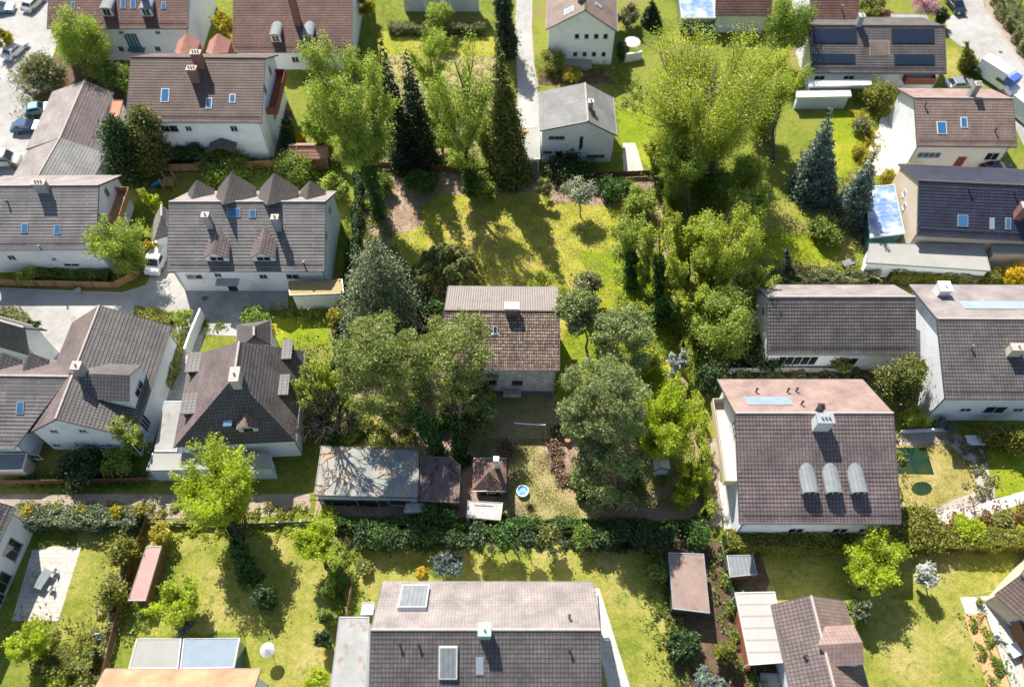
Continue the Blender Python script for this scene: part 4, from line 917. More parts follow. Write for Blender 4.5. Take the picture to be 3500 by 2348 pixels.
h = House('house', 'tan tiled house with pale ridge and two blue skylights at the right edge', 'house', (3125, 335), (3462, 338), 7.8, 4.5, (3300, 500), (3300, 305), lo=0.4, roof='tile_tan', roofb='tile_rose', ridge='ridge_pale', ov=.4)
h.panel((3218, 438), 1.3, 1.8, frame='white'); h.panel((3294, 420), .9, 1.5, frame='white'); h.vent((3160, 365)); h.vent((3400, 450)); h.chimney((3345, 285), 9.6, .8, .8, pots=2)
h.winpx('f', 3175, 530, 3.2, 1.0, glass='glass_blue', bars=3); h.winpx('f', 3390, 535, 1.8, 1.4); h.part('door', lambda mb: mb.box(*(lambda u: (u - .6, u + .6))(h.wpx('f', 3292, 535)[0]), h.yf - .05, h.yf - .01, 0, 2.1, 'wood_red'))
h = House('house', 'navy tiled house with cream gable beside the glass sunroom', 'house', (3140, 618), (3620, 640), 8.6, 4.2, (3300, 812), lo=0.8, roof='tile_navy', wall='plaster_cream', ov=.15)
h.panel((3290, 755), 1.3, 1.5); h.panel((3390, 765), .6, 1.5, mat='glass_grey'); h.panel((3445, 765), .7, 1.5); h.vent((3310, 655)); h.vent((3465, 665)); h.chimney((3508, 700), 8.9, .9, .9, 'brick_red')
for y in (660, 705): h.winpx('l', 3092, y, .6, .8)
flat_building('sunroom', 'blue glass roofed sunroom with cloud reflection painted into its colour at the cream gable', 'sunroom', [(2957, 640), (3056, 632), (3092, 798), (2975, 812)], 2.9, wall='glass_teal', roof='glass_painted_sky', trim='white')
flat_building('garage', 'long pale grey flat roof below the navy house', 'garage', [(2972, 832), (3362, 836), (3386, 926), (2960, 898)], 2.8, roof='flat_roof')
flat_building('shed', 'low cream walled store beyond the pale flat roof', 'shed', [(3388, 838), (3560, 840), (3560, 868), (3392, 866)], 3.0, wall='plaster_cream', roof='flat_roof')
h = House('house', 'dark brown tiled house cut by the top edge right of the glass roof', 'house', (2448, -70), (2640, -70), 6.8, 3.6, (2500, 52), roof='tile_redbrown', ov=.3)
flat_building('greenhouse', 'pale blue glass roofed greenhouse at the top edge behind the big tree', 'greenhouse', [(2315, -60), (2425, -60), (2445, 62), (2330, 62)], 3.0, wall='glass_teal', roof='glass_painted_sky', trim='white')
h = House('house', 'plum brown tiled house at the top edge left of the solar house', 'house', (2770, -70), (2935, -70), 7.6, 4.2, (2870, 74), roof='tile_redbrown', ov=.3); h.vent((2875, 30), mat='terracotta')
flat_building('carport', 'pale flat roofed carport beside the pink blossom tree', 'carport', [(3045, 48), (3165, 50), (3180, 85), (3045, 82)], 2.7)
# ------------------------------------------------------------------ left column
h = House('house', 'big brown roofed white house with crossed chimney shadows and three blue skylights', 'house', (448, 197), (905, 200), 12.1, 7.2, (650, 417), (650, 186), lo=0.9, roof='tile_brown', ov=.4)
h.panel((565, 327), 1.1, 1.9, frame='white'); h.panel((715, 354), .8, 1.5, frame='white'); h.panel((795, 338), .8, 1.2, frame='white')
h.chimney((667, 178), 13.9, 1.3, .8, 'brick_red', pots=3); h.chimney((653, 232), 12.9, 1.2, .8, 'brick_red', pots=3)
for x in (660, 765): h.dormer((x, 176), 3.0, 1.7, 1.3, 'gable', back=True, roof='tile_terra', wall='cladding_red', win=None)
h.winpx('f', 580, 440, 2.4, 1.2); h.winpx('f', 645, 440, .9, .9); h.winpx('f', 800, 440, 1.0, 1.0); h.winpx('f', 570, 500, 1.5, 1.2)
def can(mb):
    u, z = h.wpx('f', 757, 470); z = 4.2
    mb.face([(u - 1.9, h.yf, z - .9), (u, h.yf - .01, z), (u, h.yf - 1.9, z), (u - 1.9, h.yf - 1.9, z - .9)], 'tile_slate', [(0, 0), (0, 2), (2, 2), (2, 0)]); mb.face([(u, h.yf, z), (u + 1.9, h.yf, z - .9), (u + 1.9, h.yf - 1.9, z - .9), (u, h.yf - 1.9, z)], 'tile_slate', [(0, 0), (0, 2), (2, 2), (2, 0)])
h.part('porch_roof', can); u, z = h.wpx('f', 765, 510); h.window('f', u, 1.1, 1.1, 2.1, frame='brown_frame', glass='wood_red', name='door', bars=0, sill=False)
h.balcony('r', -4.5, 3.5, 5.6, 1.5, 1.0, 'wood_red')
for y in (-2.5, 1.5): h.window('r', y, 8.0, 1.0, 1.6)
h.window('r', -2, 3.2, 1.4, 1.4)
h = House('long_garage', 'long low brown roofed outbuilding running down to the grey part at the left', 'outbuilding', (205, 472), (290, 275), 5.0, 2.8, (345, 420), (148, 385), 2.9, ov=.2, eo=.3, roof='tile_plum', roofb='tile_pale', ridge='ridge_pale')
h = House('long_garage', 'grey ribbed roof continuing the long low brown outbuilding', 'outbuilding', (128, 606), (205, 472), 5.0, 2.8, (352, 545), (95, 520), 2.9, ov=.2, eo=.3, roof='tile_greyrib', roofb='tile_pale', ridge='ridge_pale')
flat_building('shed', 'small terracotta topped shed beside the dark cypress', 'shed', [(385, 345), (420, 345), (405, 405), (372, 398)], 2.6, roof='terracotta', trim='terracotta')
h = House('house', 'dark grey tiled house with blue skylights above the white wall on the left edge', 'house', (-90, 636), (337, 634), 9.8, 5.1, (150, 852), (150, 602), lo=0.8, roof='tile_rows', roofb='tile_pale', ridge='ridge_pale', ov=.3)
h.chimney((130, 622), 11.0, 1.5, .8, 'zinc', pots=3); h.panel((85, 781), .8, 1.2); h.panel((197, 785), .8, 1.2); h.vent((28, 695)); h.vent((140, 850), mat='metal_pale')
h.winpx('f', 245, 905, 2.0, .6); h.winpx('f', 185, 885, .6, .6); h.winpx('f', 40, 880, 1.0, .9)
h.balcony('r', -5.0, 3.0, 4.6, 1.8, .9, 'wood_fence')
for y in (-3, 1): h.window('r', y, 6.6, .9, 1.4)
h = House('house', 'wide grey tiled house with four pointed dormers behind its ridge and two in front', 'house', (578, 690), (1112, 690), 9.8, 4.7, (840, 925), (840, 655), lo=0.8, roof='tile_rows', roofb='tile_pale', ridge='ridge_pale', ov=.3)
for x, y, w, hd, g in ((693, 662, 3.0, .5, 1.8), (820, 666, 4.6, 1.1, 2.7), (962, 668, 4.6, 1.1, 2.7), (1072, 664, 3.0, .5, 1.8)): h.dormer((x, y), w, hd, g, 'gable', back=True, roof='tile_slate', win=None)
for x in (746, 905): h.dormer((x, 893), 2.7, 1.0, 1.1, 'gable', roof='tile_plum', win=(1.6, .7), ovh=.35)
h.chimney((700, 733), 10.5, .8, .7, 'zinc'); h.chimney((938, 741), 10.4, .8, .7, 'zinc'); h.panel((800, 728), 1.6, 1.1); h.panel((864, 731), .8, 1.0); h.vent((1040, 905))
h.winpx('f', 664, 945, 2.0, .9); h.winpx('f', 745, 940, .9, .8); h.winpx('f', 900, 945, 1.0, .9); h.winpx('f', 1000, 945, 1.6, 1.0)
h.part('porch_roof', lambda mb: mb.box(*(lambda u: (u - 1.4, u + 1.4))(h.wpx('f', 786, 965)[0]), h.yf - 1.1, h.yf, 2.5, 2.62, 'zinc')); h.window('f', h.wpx('f', 786, 965)[0], 1.1, 1.1, 2.1, frame='brown_frame', name='door', bars=0, sill=False)
for y in (-2.5, 1.5): h.window('r', y, 5.8, 1.0, 1.2)
h2 = House('garden_house', 'pale hipped annex leaning on the left gable of the four dormer house', 'annex', (552, 740), (552, 700), 5.4, 3.6, (585, 760), (525, 800), 3.2, ov=.1, eo=.2, roof='tile_pale', ridge='ridge_pale', hipl=1.8)
flat_building('garage', 'flat garage with mossy orange roof right of the four dormer house', 'garage', [(985, 962), (1170, 955), (1175, 1003), (990, 1010)], 3.2, roof='moss_roof')
h = House('house', 'grey house with a long ridge ending in a wide white gable on the left', 'house', (190, 1432), (340, 1045), 9.2, 4.6, (448, 1530), (88, 1500), 4.6, lo=0.6, ov=.35, eo=.3, roof='tile_slate', roofb='tile_plum', ridge='ridge_pale')
for x, y in ((185, 1473), (283, 1472), (195, 1521), (312, 1521)): h.winpx('l', x, y, .9, .7)
h.winpx('l', 365, 1522, 1.3, .6)
h.chimney((258, 1248), 10.9, .9, .9, 'zinc'); h.dormer((482, 1338), 4.2, 2.0, 1.6, 'gable', roof='tile_slate', win=(1.8, 1.0))
for u in (-7, -4.5): h.window('f', u, 3.0, 1.4, 2.2, bars=2)
h = House('house', 'grey tiled wing with a blue skylight running off the left edge', 'house', (-90, 1283), (236, 1287), 8.6, 4.4, (60, 1530), (60, 1232), lo=0.6, roof='tile_rows', roofb='tile_plum', ridge='ridge_pale', ov=.2, vf=-5.2)
h.panel((70, 1394), .8, 1.3)
for x in (38, 130): h.dormer((x, 1240), 2.6, .4, 1.5, 'gable', back=True, roof='tile_slate', win=None)
for x in (20, 70, 120): h.winpx('f', x, 1560, 1.2, 1.1)
h = House('house', 'grey roofed white gable house cut by the left edge beside the courtyard', 'house', (-130, 1060), (82, 1120), 7.2, 4.2, (20, 1188), ov=.2, roof='tile_slate', ridge='ridge_pale')
flat_building('terrace_awning', 'pale ribbed awning below the grey wing at the left edge', 'awning', [(-40, 1552), (92, 1550), (78, 1605), (-40, 1608)], 2.5, wall='plaster_cream', roof='metal_pale', trim='white')
h = House('house', 'hipped dark roofed house with stepped side dormers and a pale chimney', 'house', (800, 1288), (818, 1168), 10.8, 4.5, (1028, 1330), (630, 1340), 4.5, ov=.3, eo=.4, roof='tile_slate', roofb='tile_plum', ridge='ridge_pale', hipl=4.6, hipr=2.4)
h.chimney((800, 1278), 11.5, 1.6, .9, 'plaster_cream')
for px_, b in (((655, 1255), True), ((640, 1395), True), ((1000, 1210), False), ((990, 1330), False)): h.dormer(px_, 2.3, 1.0, .4, 'shed', back=b, roof='tile_slate', wall='tile_slate', win=(1.3, .6))
def hipf(mb):
    p = h.hit(780, 1440, (h.x0, 0, h.hr), (-(h.hr - h.he) / 4.6, 0, 1)); mb.box(p.x - .6, p.x + .6, p.y - .45, p.y + .45, p.z - .5, p.z + .12, 'glass_blue')
h.part('skylight', hipf, h.roof)
def hipd(mb):
    p = h.hit(852, 1475, (h.x0, 0, h.hr), (-(h.hr - h.he) / 4.6, 0, 1)); w = 1.0
    mb.face([(p.x, p.y - w, p.z - .2), (p.x, p.y + w, p.z - .2), (p.x, p.y + w, p.z + 1), (p.x, p.y, p.z + 1.8), (p.x, p.y - w, p.z + 1)], 'white')
    for s in (-1, 1): mb.face([(p.x - .2, p.y + s * w * 1.1, p.z + .95), (p.x - .2, p.y, p.z + 1.82), (p.x + 2.4, p.y, p.z + 1.82), (p.x + 1.2, p.y + s * w * 1.1, p.z + .95)], 'tile_tan', [(0, 0), (1, 1), (1, 3), (0, 2)]); mb.face([(p.x, p.y + s * w, p.z - .2), (p.x, p.y + s * w, p.z + 1), (p.x + 1.2, p.y + s * w, p.z + 1)], 'white')
    mb.box(p.x - .03, p.x, p.y - .5, p.y + .5, p.z + .1, p.z + .8, 'glass_dark')
h.part('dormer', hipd)
House('annex', 'small hipped grey bay projecting behind the hipped house', 'annex', (868, 1148), (868, 1118), 7.4, 5.2, (925, 1150), (812, 1150), 5.2, ov=.1, eo=.3, roof='tile_slate', ridge='ridge_pale', hipr=2.2)
flat_building('garage', 'narrow pale flat roof along the left side of the hipped house', 'garage', [(562, 1372), (640, 1372), (604, 1543), (528, 1543)], 3.0, wall='plaster_blue', roof='flat_roof_dirty')
flat_building('garage', 'wide low flat roof in front of the hipped house above the path', 'garage', [(522, 1548), (925, 1548), (935, 1600), (500, 1608)], 3.0, wall='plaster_blue', roof='flat_roof')
h = House('shed', 'small red tiled garden shed at the foot of the light green tree', 'shed', (985, 500), (1120, 500), 3.2, 2.3, (1052, 542), roof='tile_terra', wall='wood_brown', ov=.15, eo=.2)
# ------------------------------------------------------------------ right column
h = House('house', 'long brown tiled house with pale ridge slope and white wall right of the plot', 'house', (2622, 1015), (3128, 1015), 8.7, 4.3, (2900, 1210), (2900, 975), lo=0.8, roof='tile_slate', roofb='tile_pale', ridge='ridge_pale', ov=.35)
h.window('f', h.wpx('f', 2720, 1240)[0], 2.2, 4.6, 1.9, glass='glass_dark', bars=4); h.winpx('f', 2900, 1235, 2.0, 1.6); h.window('l', 0, 5.0, 1.0, 1.2)
h = House('house', 'tall brown tiled house with big white gable and slim chimney at the right edge', 'house', (3203, 1090), (3620, 1092), 10.3, 6.0, (3350, 1362), (3350, 975), lo=0.9, roof='tile_slate', roofb='tile_pale', ridge='ridge_pale', ov=.5)
h.chimney((3232, 978), 9.6, 1.3, 1.3, 'white', 'white'); h.panel((3400, 1045), 7.5, 1.7, back=True, name='solar_collector', mat='glass_grey', frame='zinc')
h.vent((3318, 1190), mat='metal_pale'); h.chimney((3482, 1185), 10.3, 1.4, .8, 'plaster_cream', 'ridge_pale'); h.winpx('f', 3300, 1400, 1.3, .8); h.winpx('f', 3400, 1400, 2.4, 1.6); h.winpx('f', 3480, 1400, 1.2, .8); h.window('l', -2.5, 3.2, 1.3, 1.6, frame='brown_frame')
h = House('house', 'large square tiled house with rosy rear slope and three silver barrel dormers', 'house', (2513, 1412), (3053, 1412), 12.0, 6.2, (2780, 1787), (2720, 1298), lo=1.1, roof='tile_plum', roofb='tile_rose', ridge='ridge_pale', ov=.8)
for x in (2762, 2842, 2928): h.dormer((x, 1690), 1.45, .75, .5, 'barrel', roof='metal_pale', wall='metal_pale', face='zinc', win=(1.1, .7))
h.chimney((2822, 1428), 13.3, 1.6, 1.0, 'white', 'zinc', pots=3); h.chimney((2810, 1388), 13.0, .5, .5, 'dark_frame', 'dark_frame')
h.panel((2625, 1372), 4.6, 1.9, back=True, name='solar_collector', mat='glass_grey', frame='zinc')
for x, y in ((2583, 1340), (2690, 1340), (2738, 1383), (2720, 1338)): h.vent((x, y), back=True, h=.6)
h.balcony('l', -5.0, 4.5, 4.6, 1.3, 1.0, 'plaster_cream'); h.window('l', 0, 7.6, 1.4, 1.6, frame='brown_frame'); h.window('l', -3.5, 2.4, 1.6, 1.4)
for x in (2720, 2870, 2960): h.winpx('f', x, 1812, 1.6, 1.3)
h.window('f', h.wpx('f', 2900, 1830)[0], 1.2, 3.0, 2.1, bars=3)
# ------------------------------------------------------------------ bottom row
h = House('house', 'large roof in the bottom middle with pale rear slope and dark tiled front', 'house', (1268, 2152), (2052, 2152), 10.2, 4.6, (1600, 2560), (1600, 1990), lo=1.1, roof='tile_slate', roofb='tile_pale', ridge='ridge_pale', ov=.25)
h.chimney((1656, 2150), 11.6, 1.0, 1.0, 'copper_green', 'copper_green'); h.panel((1532, 2262), 1.6, 2.7, mat='metal_pale', frame='white', h=.3); h.panel((1640, 2275), .7, 1.5, mat='glass_grey', frame='zinc')
h.panel((1415, 2050), 2.6, 3.2, back=True, name='roof_box', mat='metal_pale', frame='white', h=.5); h.vent((1945, 2110), back=True, h=.7); h.vent((1365, 2200)); h.vent((1945, 2220)); h.vent((1430, 2200))
h.window('r', 2, 3, 1.2, 1.3)
flat_building('garage', 'long dirty grey flat roof with rusty leaves left of the bottom middle house', 'garage', [(1160, 2108), (1262, 2108), (1245, 2420), (1120, 2420)], 3.0, roof='flat_roof_dirty')
flat_building('bin_store', 'small blue grey lid box beside the dirty flat roof', 'bin', [(1240, 2058), (1280, 2058), (1275, 2100), (1232, 2100)], 1.2, wall='zinc', roof='zinc')
flat_building('terrace', 'pale concrete terrace slab at the right corner of the bottom middle house', 'terrace', [(1995, 2020), (2040, 2020), (2050, 2150), (2000, 2150)], .5, roof='paving_pale', wall='plaster_white')
h = House('house', 'orange roofed house at the bottom edge on the left', 'house', (270, 2450), (835, 2450), 6.4, 3.9, (550, 2600), (600, 2288), roof='tile_orange', ridge='terracotta', ov=.2)
flat_building('terrace_awning', 'white and glass flat roof behind the orange roof', 'awning', [(468, 2182), (620, 2182), (608, 2282), (440, 2284)], 3.0, roof='flat_roof', trim='white')
flat_building('sunroom', 'bright blue white glazed roof beside the orange roofed house', 'sunroom', [(628, 2182), (820, 2180), (800, 2280), (616, 2284)], 3.0, roof='glass_grey', trim='white', wall='glass_teal')
h = House('house', 'white walled house leaning in from the left edge beside the patio', 'house', (-290, 2080), (-95, 1690), 8.2, 5.6, (-10, 1860), ov=.3, roof='tile_slate')
for x, y, w_, z_ in ((42, 1878, 1.9, 2.3), (8, 1990, 1.9, 2.0), (38, 2065, 1.0, 2.0)):
    u, z = h.wpx('f', x, y); h.window('f', u, max(z, z_ / 2 + .1), w_, z_, bars=1, frame='zinc')
h = House('house', 'rose brown roofed house with a flat topped dormer at the bottom right', 'house', (2880, 2460), (2772, 2035), 6.6, 3.8, (2945, 2270), (2678, 2240), 3.8, ov=.25, eo=.3, roof='tile_tan', roofb='tile_plum', ridge='ridge_pale')
h.dormer((2905, 2215), 3.2, 1.7, .9, 'gable', roof='tile_rose', win=(1.2, .9)); h.vent((2748, 2245), back=True)
def posts(r, q, h_, mat='wood_brown'):
    for p in q: mb = MB(); mb.box(p.x * .94 - .05, p.x * .94 + .05, p.y * .94 - .05, p.y * .94 + .05, 0, h_ - .24, mat); mb.build('post', r)
r, inv, q = flat_building('pergola', 'white slatted terrace roof with red side beside the rose brown house', 'pergola', [(2512, 2025), (2648, 2022), (2692, 2262), (2562, 2272)], 2.9, roof='metal_slats', trim='white', nowall=True); posts(r, q, 2.9, 'white')
mb = MB(); e = min(p.x for p in q); mb.box(e + .5, e + .6, -3.6, 2.2, 0, 1.7, 'cladding_red'); mb.build('side_screen', r)
r, inv, q = flat_building('slatted_deck', 'grey slatted steps in front of the rose brown house', 'deck', [(2598, 2300), (2672, 2300), (2690, 2380), (2600, 2380)], .5, roof='metal_slats', wall='plaster_white')
h = House('house', 'pinkish roofed house jutting in above the wooden deck at the right edge', 'house', (3860, 2290), (3490, 1965), 7.0, 4.2, (3900, 2100), (3472, 2092), 4.2, ov=.4, eo=1.0, roof='tile_plum', roofb='tile_rose', wall='plaster_cream')
for u in (-4.5, -1.5, 1.5): h.window('b', u, 1.5, 1.8, 2.1, bars=1, glass='glass_blue')
fence('brown boarded wall beside the wooden deck at the bottom right corner', [(3440, 2110), (3480, 2220), (3530, 2380)], 2.0, 'wood_brown', 'wooden_wall', 'wood_brown', .2, 'wall')
r, inv, q = flat_building('shed', 'dark green shed with plum roof and grey edges among the bottom hedges', 'shed', [(2285, 1888), (2405, 1893), (2426, 2095), (2300, 2080)], 2.7, wall='wood_green', roof='felt_rust', trim='zinc')
r, inv, q = flat_building('shed', 'small brown shed with silver striped roof below the long hedge', 'shed', [(2484, 1898), (2572, 1896), (2588, 1962), (2496, 1972)], 2.2, wall='wood_brown', roof='metal_pale', trim='wood_grey')
r, inv, q = flat_building('shed', 'narrow rose roofed shed along the brown fence at the bottom left', 'shed', [(500, 1868), (553, 1866), (498, 2052), (438, 2052)], 2.3, wall='wood_brown', roof='felt_rose', trim='ridge_pale')

# ------------------------------------------------------------------ small buildings of the old plot
r, inv, q = flat_building('garage', 'old grey felt roofed garage crossed by the shadow of a bare tree', 'garage', [(1098, 1524), (1433, 1538), (1429, 1702), (1073, 1692)], 3.0, wall='plaster_blue', roof='felt_grey', trim='gutter', ov=.12)
yf = min(p.y for p in q); 
for x0, x1, z0, z1, mt in ((-5.2, -1.2, 0, 1.5, 'black'), (-1.0, 1.0, 0, 1.6, 'black'), (1.2, 2.2, .2, 1.7, 'glass_dark'), (2.4, 4.6, .9, 1.9, 'glass_dark')):
    mb = MB(); mb.box(x0, x1, yf + .12, yf + .2, z0, z1, mt); mb.build('opening', r)
for k in range(9):
    mb = MB(); x = -4.8 + k * 1.15; mb.tube([(x, yf + .1, 0), (x + random.uniform(-.3, .3), yf - .15, random.uniform(.6, 1.5))], [.04, .03], 'wood_grey', 5); mb.build('leaning_board', r)
mb = MB(); mb.tube([(-6, yf + .05, 1.55), (-3, yf - .1, 1.5), (0, yf - .05, 1.6), (2, yf - .1, 1.7)], [.05, .07, .05, .04], 'bark_dark', 5); mb.build('vine_stem', r)
flat_building('garage', 'lower rust roofed shed with tar and painted shadow patches adjoining the old grey garage', 'shed', [(1440, 1560), (1545, 1563), (1574, 1592), (1568, 1718), (1428, 1710)], 2.7, wall='wood_brown', roof='felt_dark', trim='felt_rust')
flat_building('wood_store', 'low plank covered store strewn with leaves before the old garages', 'shed', [(1388, 1720), (1502, 1718), (1500, 1748), (1380, 1752)], 1.5, wall='wood_grey', roof='wood_grey', trim='wood_grey')
h = House('garden_hut', 'square hut with pyramid shingle roof covered in dry leaves', 'hut', (1670, 1613), (1674, 1613), 3.9, 2.5, (1672, 1675), (1672, 1568), roof='tile_hut', wall='wood_brown', course=.22, hipl=1.72, hipr=1.72, ridge='ridge_dark', gutter='gutter_white', eo=.35)
h.part('window', lambda mb: mb.box(-.5, .7, h.yf - .03, h.yf, 1.5, 2.0, 'white')); h.part('doorway', lambda mb: mb.box(-1.0, 1.1, h.yf - .02, h.yf, .1, 1.4, 'black'))
p = h.loc(1696, 1566, 5.6)
mb = MB(); mb.box(p.x - .23, p.x + .23, p.y - .2, p.y + .2, 2.8, 5.1, 'white'); f = mb.build('flue', h.roof)
mb = MB(); mb.box(p.x - .30, p.x + .30, p.y - .27, p.y + .27, 5.18, 5.55, 'white'); mb.build('flue_cap', h.roof)
mb = MB(); mb.box(p.x - .26, p.x + .26, p.y - .24, p.y + .24, 5.0, 5.1, 'gutter'); mb.build('flue_collar', h.roof)
rng = np.random.default_rng(5)
def leaves_on(h_, n, x0, x1, y0, y1, name='fallen_leaves', mat='leaf_dead', size=.10, parent=None):
    x = rng.uniform(x0, x1, n); y = rng.uniform(y0, y1, n); kk = (np.sin(x * 3.1 + 1) + np.sin(y * 4 + x) + rng.normal(0, .6, n)) > -.1; x, y = x[kk], y[kk]
    z = np.array([min(h_.rz_(b), h_.hr - max(0, abs(a)) * (h_.hr - h_.he) / 1.72) for a, b in zip(x, y)]) + .05
    return leaf_mesh(name, np.stack([x, y, z], 1), np.tile((0, 0, 2.2), (len(x), 1)).astype(float), size, mat, rng, parent or h_.root, 1.3)
o = leaves_on(h, 1500, -.3, 1.7, -1.75, .6)
r, inv, q = flat_building('plank_shelter', 'weathered white plank roof on posts in front of the pyramid hut', 'shelter', [(1599, 1711), (1719, 1718), (1711, 1778), (1595, 1767)], 2.1, roof='wood_grey', trim='wood_grey', nowall=True); posts(r, q, 2.1, 'wood_grey')
mb = MB(); mb.box(-1.1, .9, .45, .50, 2.11, 2.15, 'black'); mb.build('roof_batten', r)
g = G(1786, 1683); r = thing('splash_pool', 'small round blue basin with pale rim on the dry lawn', 'pool', tuple(g))
mb = MB(); R_ = .68; N = 28
for a in range(N):
    t0, t1 = 2 * math.pi * a / N, 2 * math.pi * (a + 1) / N; c = lambda t, rr, z: (rr * math.cos(t), rr * math.sin(t), z)
    mb.face([c(t0, R_, .0), c(t1, R_, 0), c(t1, R_ * .98, .55), c(t0, R_ * .98, .55)], 'pool_rim'); mb.face([c(t0, R_ * .98, .55), c(t1, R_ * .98, .55), c(t1, R_ * .84, .55), c(t0, R_ * .84, .55)], 'pool_rim'); mb.face([c(t0, R_ * .84, .55), c(t1, R_ * .84, .55), c(t1, R_ * .82, .3), c(t0, R_ * .82, .3)], 'pool_rim')
mb.build('rim', r, True); mb = MB(); mb.prism([(R_ * .83 * math.cos(a * .2244), R_ * .83 * math.sin(a * .2244)) for a in range(28)], .3, .42, 'pool_water'); mb.build('water', r)
a, b = G(1757, 1445, 2.0), G(1865, 1452, 2.0); r = thing('goal_frame', 'pale metal bar frame standing on the shaded grass below the old house', 'frame', (a.x, a.y, 0)); d = b - a; d.z = 0
mb = MB(); mb.tube([(0, 0, 2.0), (d.x * .3, d.y * .3, 1.93), (d.x * .6, d.y * .6, 1.92), (d.x, d.y, 2.0)], [.075] * 4, 'white', 8); mb.build('crossbar', r)
for q_ in ((0, 0), (d.x, d.y)):
    mb = MB(); mb.tube([(*q_, 0), (*q_, 2.0)], [.045, .045], 'silver', 6); mb.build('post', r)
    mb = MB(); mb.tube([(q_[0], q_[1] - 1.0, 0), (*q_, 1.6)], [.035, .035], 'silver', 6); mb.build('brace', r)
h = House('playhouse', 'weathered white play hut under the bright yellow green tree', 'playhouse', (2262, 1598), (2252, 1545), 2.6, 1.9, (2290, 1595), (2235, 1600), 1.9, ov=.1, eo=.1, roof='white', wall='plaster_white', ridge='white')
g = G(1938, 1512); r = thing('tree_stump', 'cut reddish brown tree stump beside the pile of dead branches', 'stump', tuple(g)); mb = MB(); mb.tube([(0, 0, -.05), (0, 0, .25), (.03, 0, .75)], [.5, .36, .32], 'stump_wood', 12); mb.build('stump', r)
# ------------------------------------------------------------------ fences and walls
fence('tan board fence curving along the courtyard from the left edge', [(-60, 975), (400, 985), (470, 950), (520, 890), (548, 800)], 1.3)
fence('brown board fence running down past the narrow rose roofed shed', [(512, 1780), (470, 1900), (420, 2080), (345, 2400)], 1.3, 'wood_brown')
fence('thin wire and post fence across the bottom left gardens', [(520, 1795), (800, 1800), (1070, 1790)], .9, 'metal_pale', 'wire_fence', 'zinc', .02)
fence('dark board fence along the left side of the old plot', [(1232, 580), (1200, 900), (1140, 1300), (1100, 1520)], 1.5, 'wood_green', post='wood_brown')
fence('dark fence behind the shrubs at the top of the old plot', [(1240, 575), (1500, 590), (1755, 605)], 1.4, 'wood_brown')
fence('board fence below the white gable house at the top right of the old plot', [(1850, 605), (2100, 608), (2250, 602)], 1.2, 'wood_brown')
fence('brown garden fence between the white gable garden and the bright tree', [(1210, 1990), (1190, 2110)], 1.3, 'wood_fence')
fence('board fence beside the dark green shed', [(2455, 1880), (2500, 2040), (2570, 2300), (2600, 2400)], 1.4, 'wood_green')
fence('long low fence under the long brown tiled house', [(2470, 1275), (2700, 1272), (2900, 1276)], 1.1, 'wood_grey', post='wood_grey')
fence('long brown fence along the path below the left houses', [(-60, 1660), (300, 1655), (520, 1650)], 1.4, 'wood_brown')
fence('fence behind the four dormer house', [(330, 590), (700, 585), (1180, 560)], 1.4, 'wood_fence')
g1 = G(672, 1090); fence('pale rendered garden wall between the courtyard and the hipped house', [(700, 1085), (665, 1170), (648, 1220)], 1.9, 'plaster_white', 'garden_wall', 'plaster_white', .25, 'wall')
fence('low white wall at the narrow end of the pond terrace', [(3075, 1480), (3230, 1472)], .6, 'white', 'garden_wall', 'white', .25, 'wall')
fence('pale kerb wall along the right street', [(3390, 20), (3460, 118), (3600, 330)], .5, 'plaster_cream', 'garden_wall', 'plaster_cream', .2, 'wall')
#==PART5==
# ------------------------------------------------------------------ trees and plants of the old plot
T = tree
T('pine', 'broad pine on an ivy trunk, left of the old house', 1318, 1285, 160, 190, 10.5, 'leaf_pine', 'pine_tree', (1515, 1572), n=56000, size=.12, bark='bark_pine', k=74, flat=.8, twigs=3, trunk=.3, ivy=8.5, cr=.21, z0=4)
T('pine', 'pine with bare reddish trunk overlapping the left end of the old house', 1558, 1250, 155, 168, 6.6, 'leaf_pine', 'pine_tree', (1578, 1585), n=50000, size=.12, bark='bark_pine', k=60, flat=.75, twigs=3, trunk=.26, cr=.21, z0=5.5, ivy=4.5)
T('pine', 'lower grey green pine bough mass left of the dark lawn', 1645, 1400, 72, 85, 2.6, 'leaf_pine', 'pine_tree', (1640, 1470), n=14000, size=.16, bark='bark_pine', k=14, twigs=1, trunk=.12, z0=2)
T('pine', 'tall pine in the lower right of the plot with pale inner branches', 2055, 1400, 160, 172, 11.0, 'leaf_pinegrey', 'pine_tree', (2100, 1690), n=60000, size=.12, bark='bark_pine', k=74, flat=.8, twigs=3, trunk=.3, cr=.21, z0=3)
T('pine', 'grey green lower half below the tall pine, above the bottom hedge', 2085, 1620, 135, 155, 4.6, 'leaf_pinegrey', 'pine_tree', (2110, 1740), n=17000, size=.15, bark='bark_pine', k=44, twigs=2, trunk=.16, cr=.22, z0=1.5)
T('pine', 'slender leaning pine with bare curved trunk right of the old house', 1975, 1072, 76, 72, 9.5, 'leaf_pinegrey', 'pine_tree', (2024, 1262), n=17000, size=.15, bark='bark_pine', k=14, twigs=2, trunk=.2, cr=.36, z0=8)
T('pine', 'bushy pine with straight orange trunk right of the leaning pine', 2120, 1185, 112, 124, 7.2, 'leaf_pinegrey', 'pine_tree', (2092, 1290), n=26000, size=.14, bark='bark_pine', k=40, twigs=2, trunk=.2, cr=.25, z0=3)
T('vase', 'bright yellow green spreading maple at the right edge of the plot', 2275, 1455, 135, 195, 6.5, 'leaf_maple', 'maple_tree', (2188, 1600), n=60000, size=.13, bark='bark_dark', k=60, twigs=3, trunk=.3, cr=.26, z0=1)
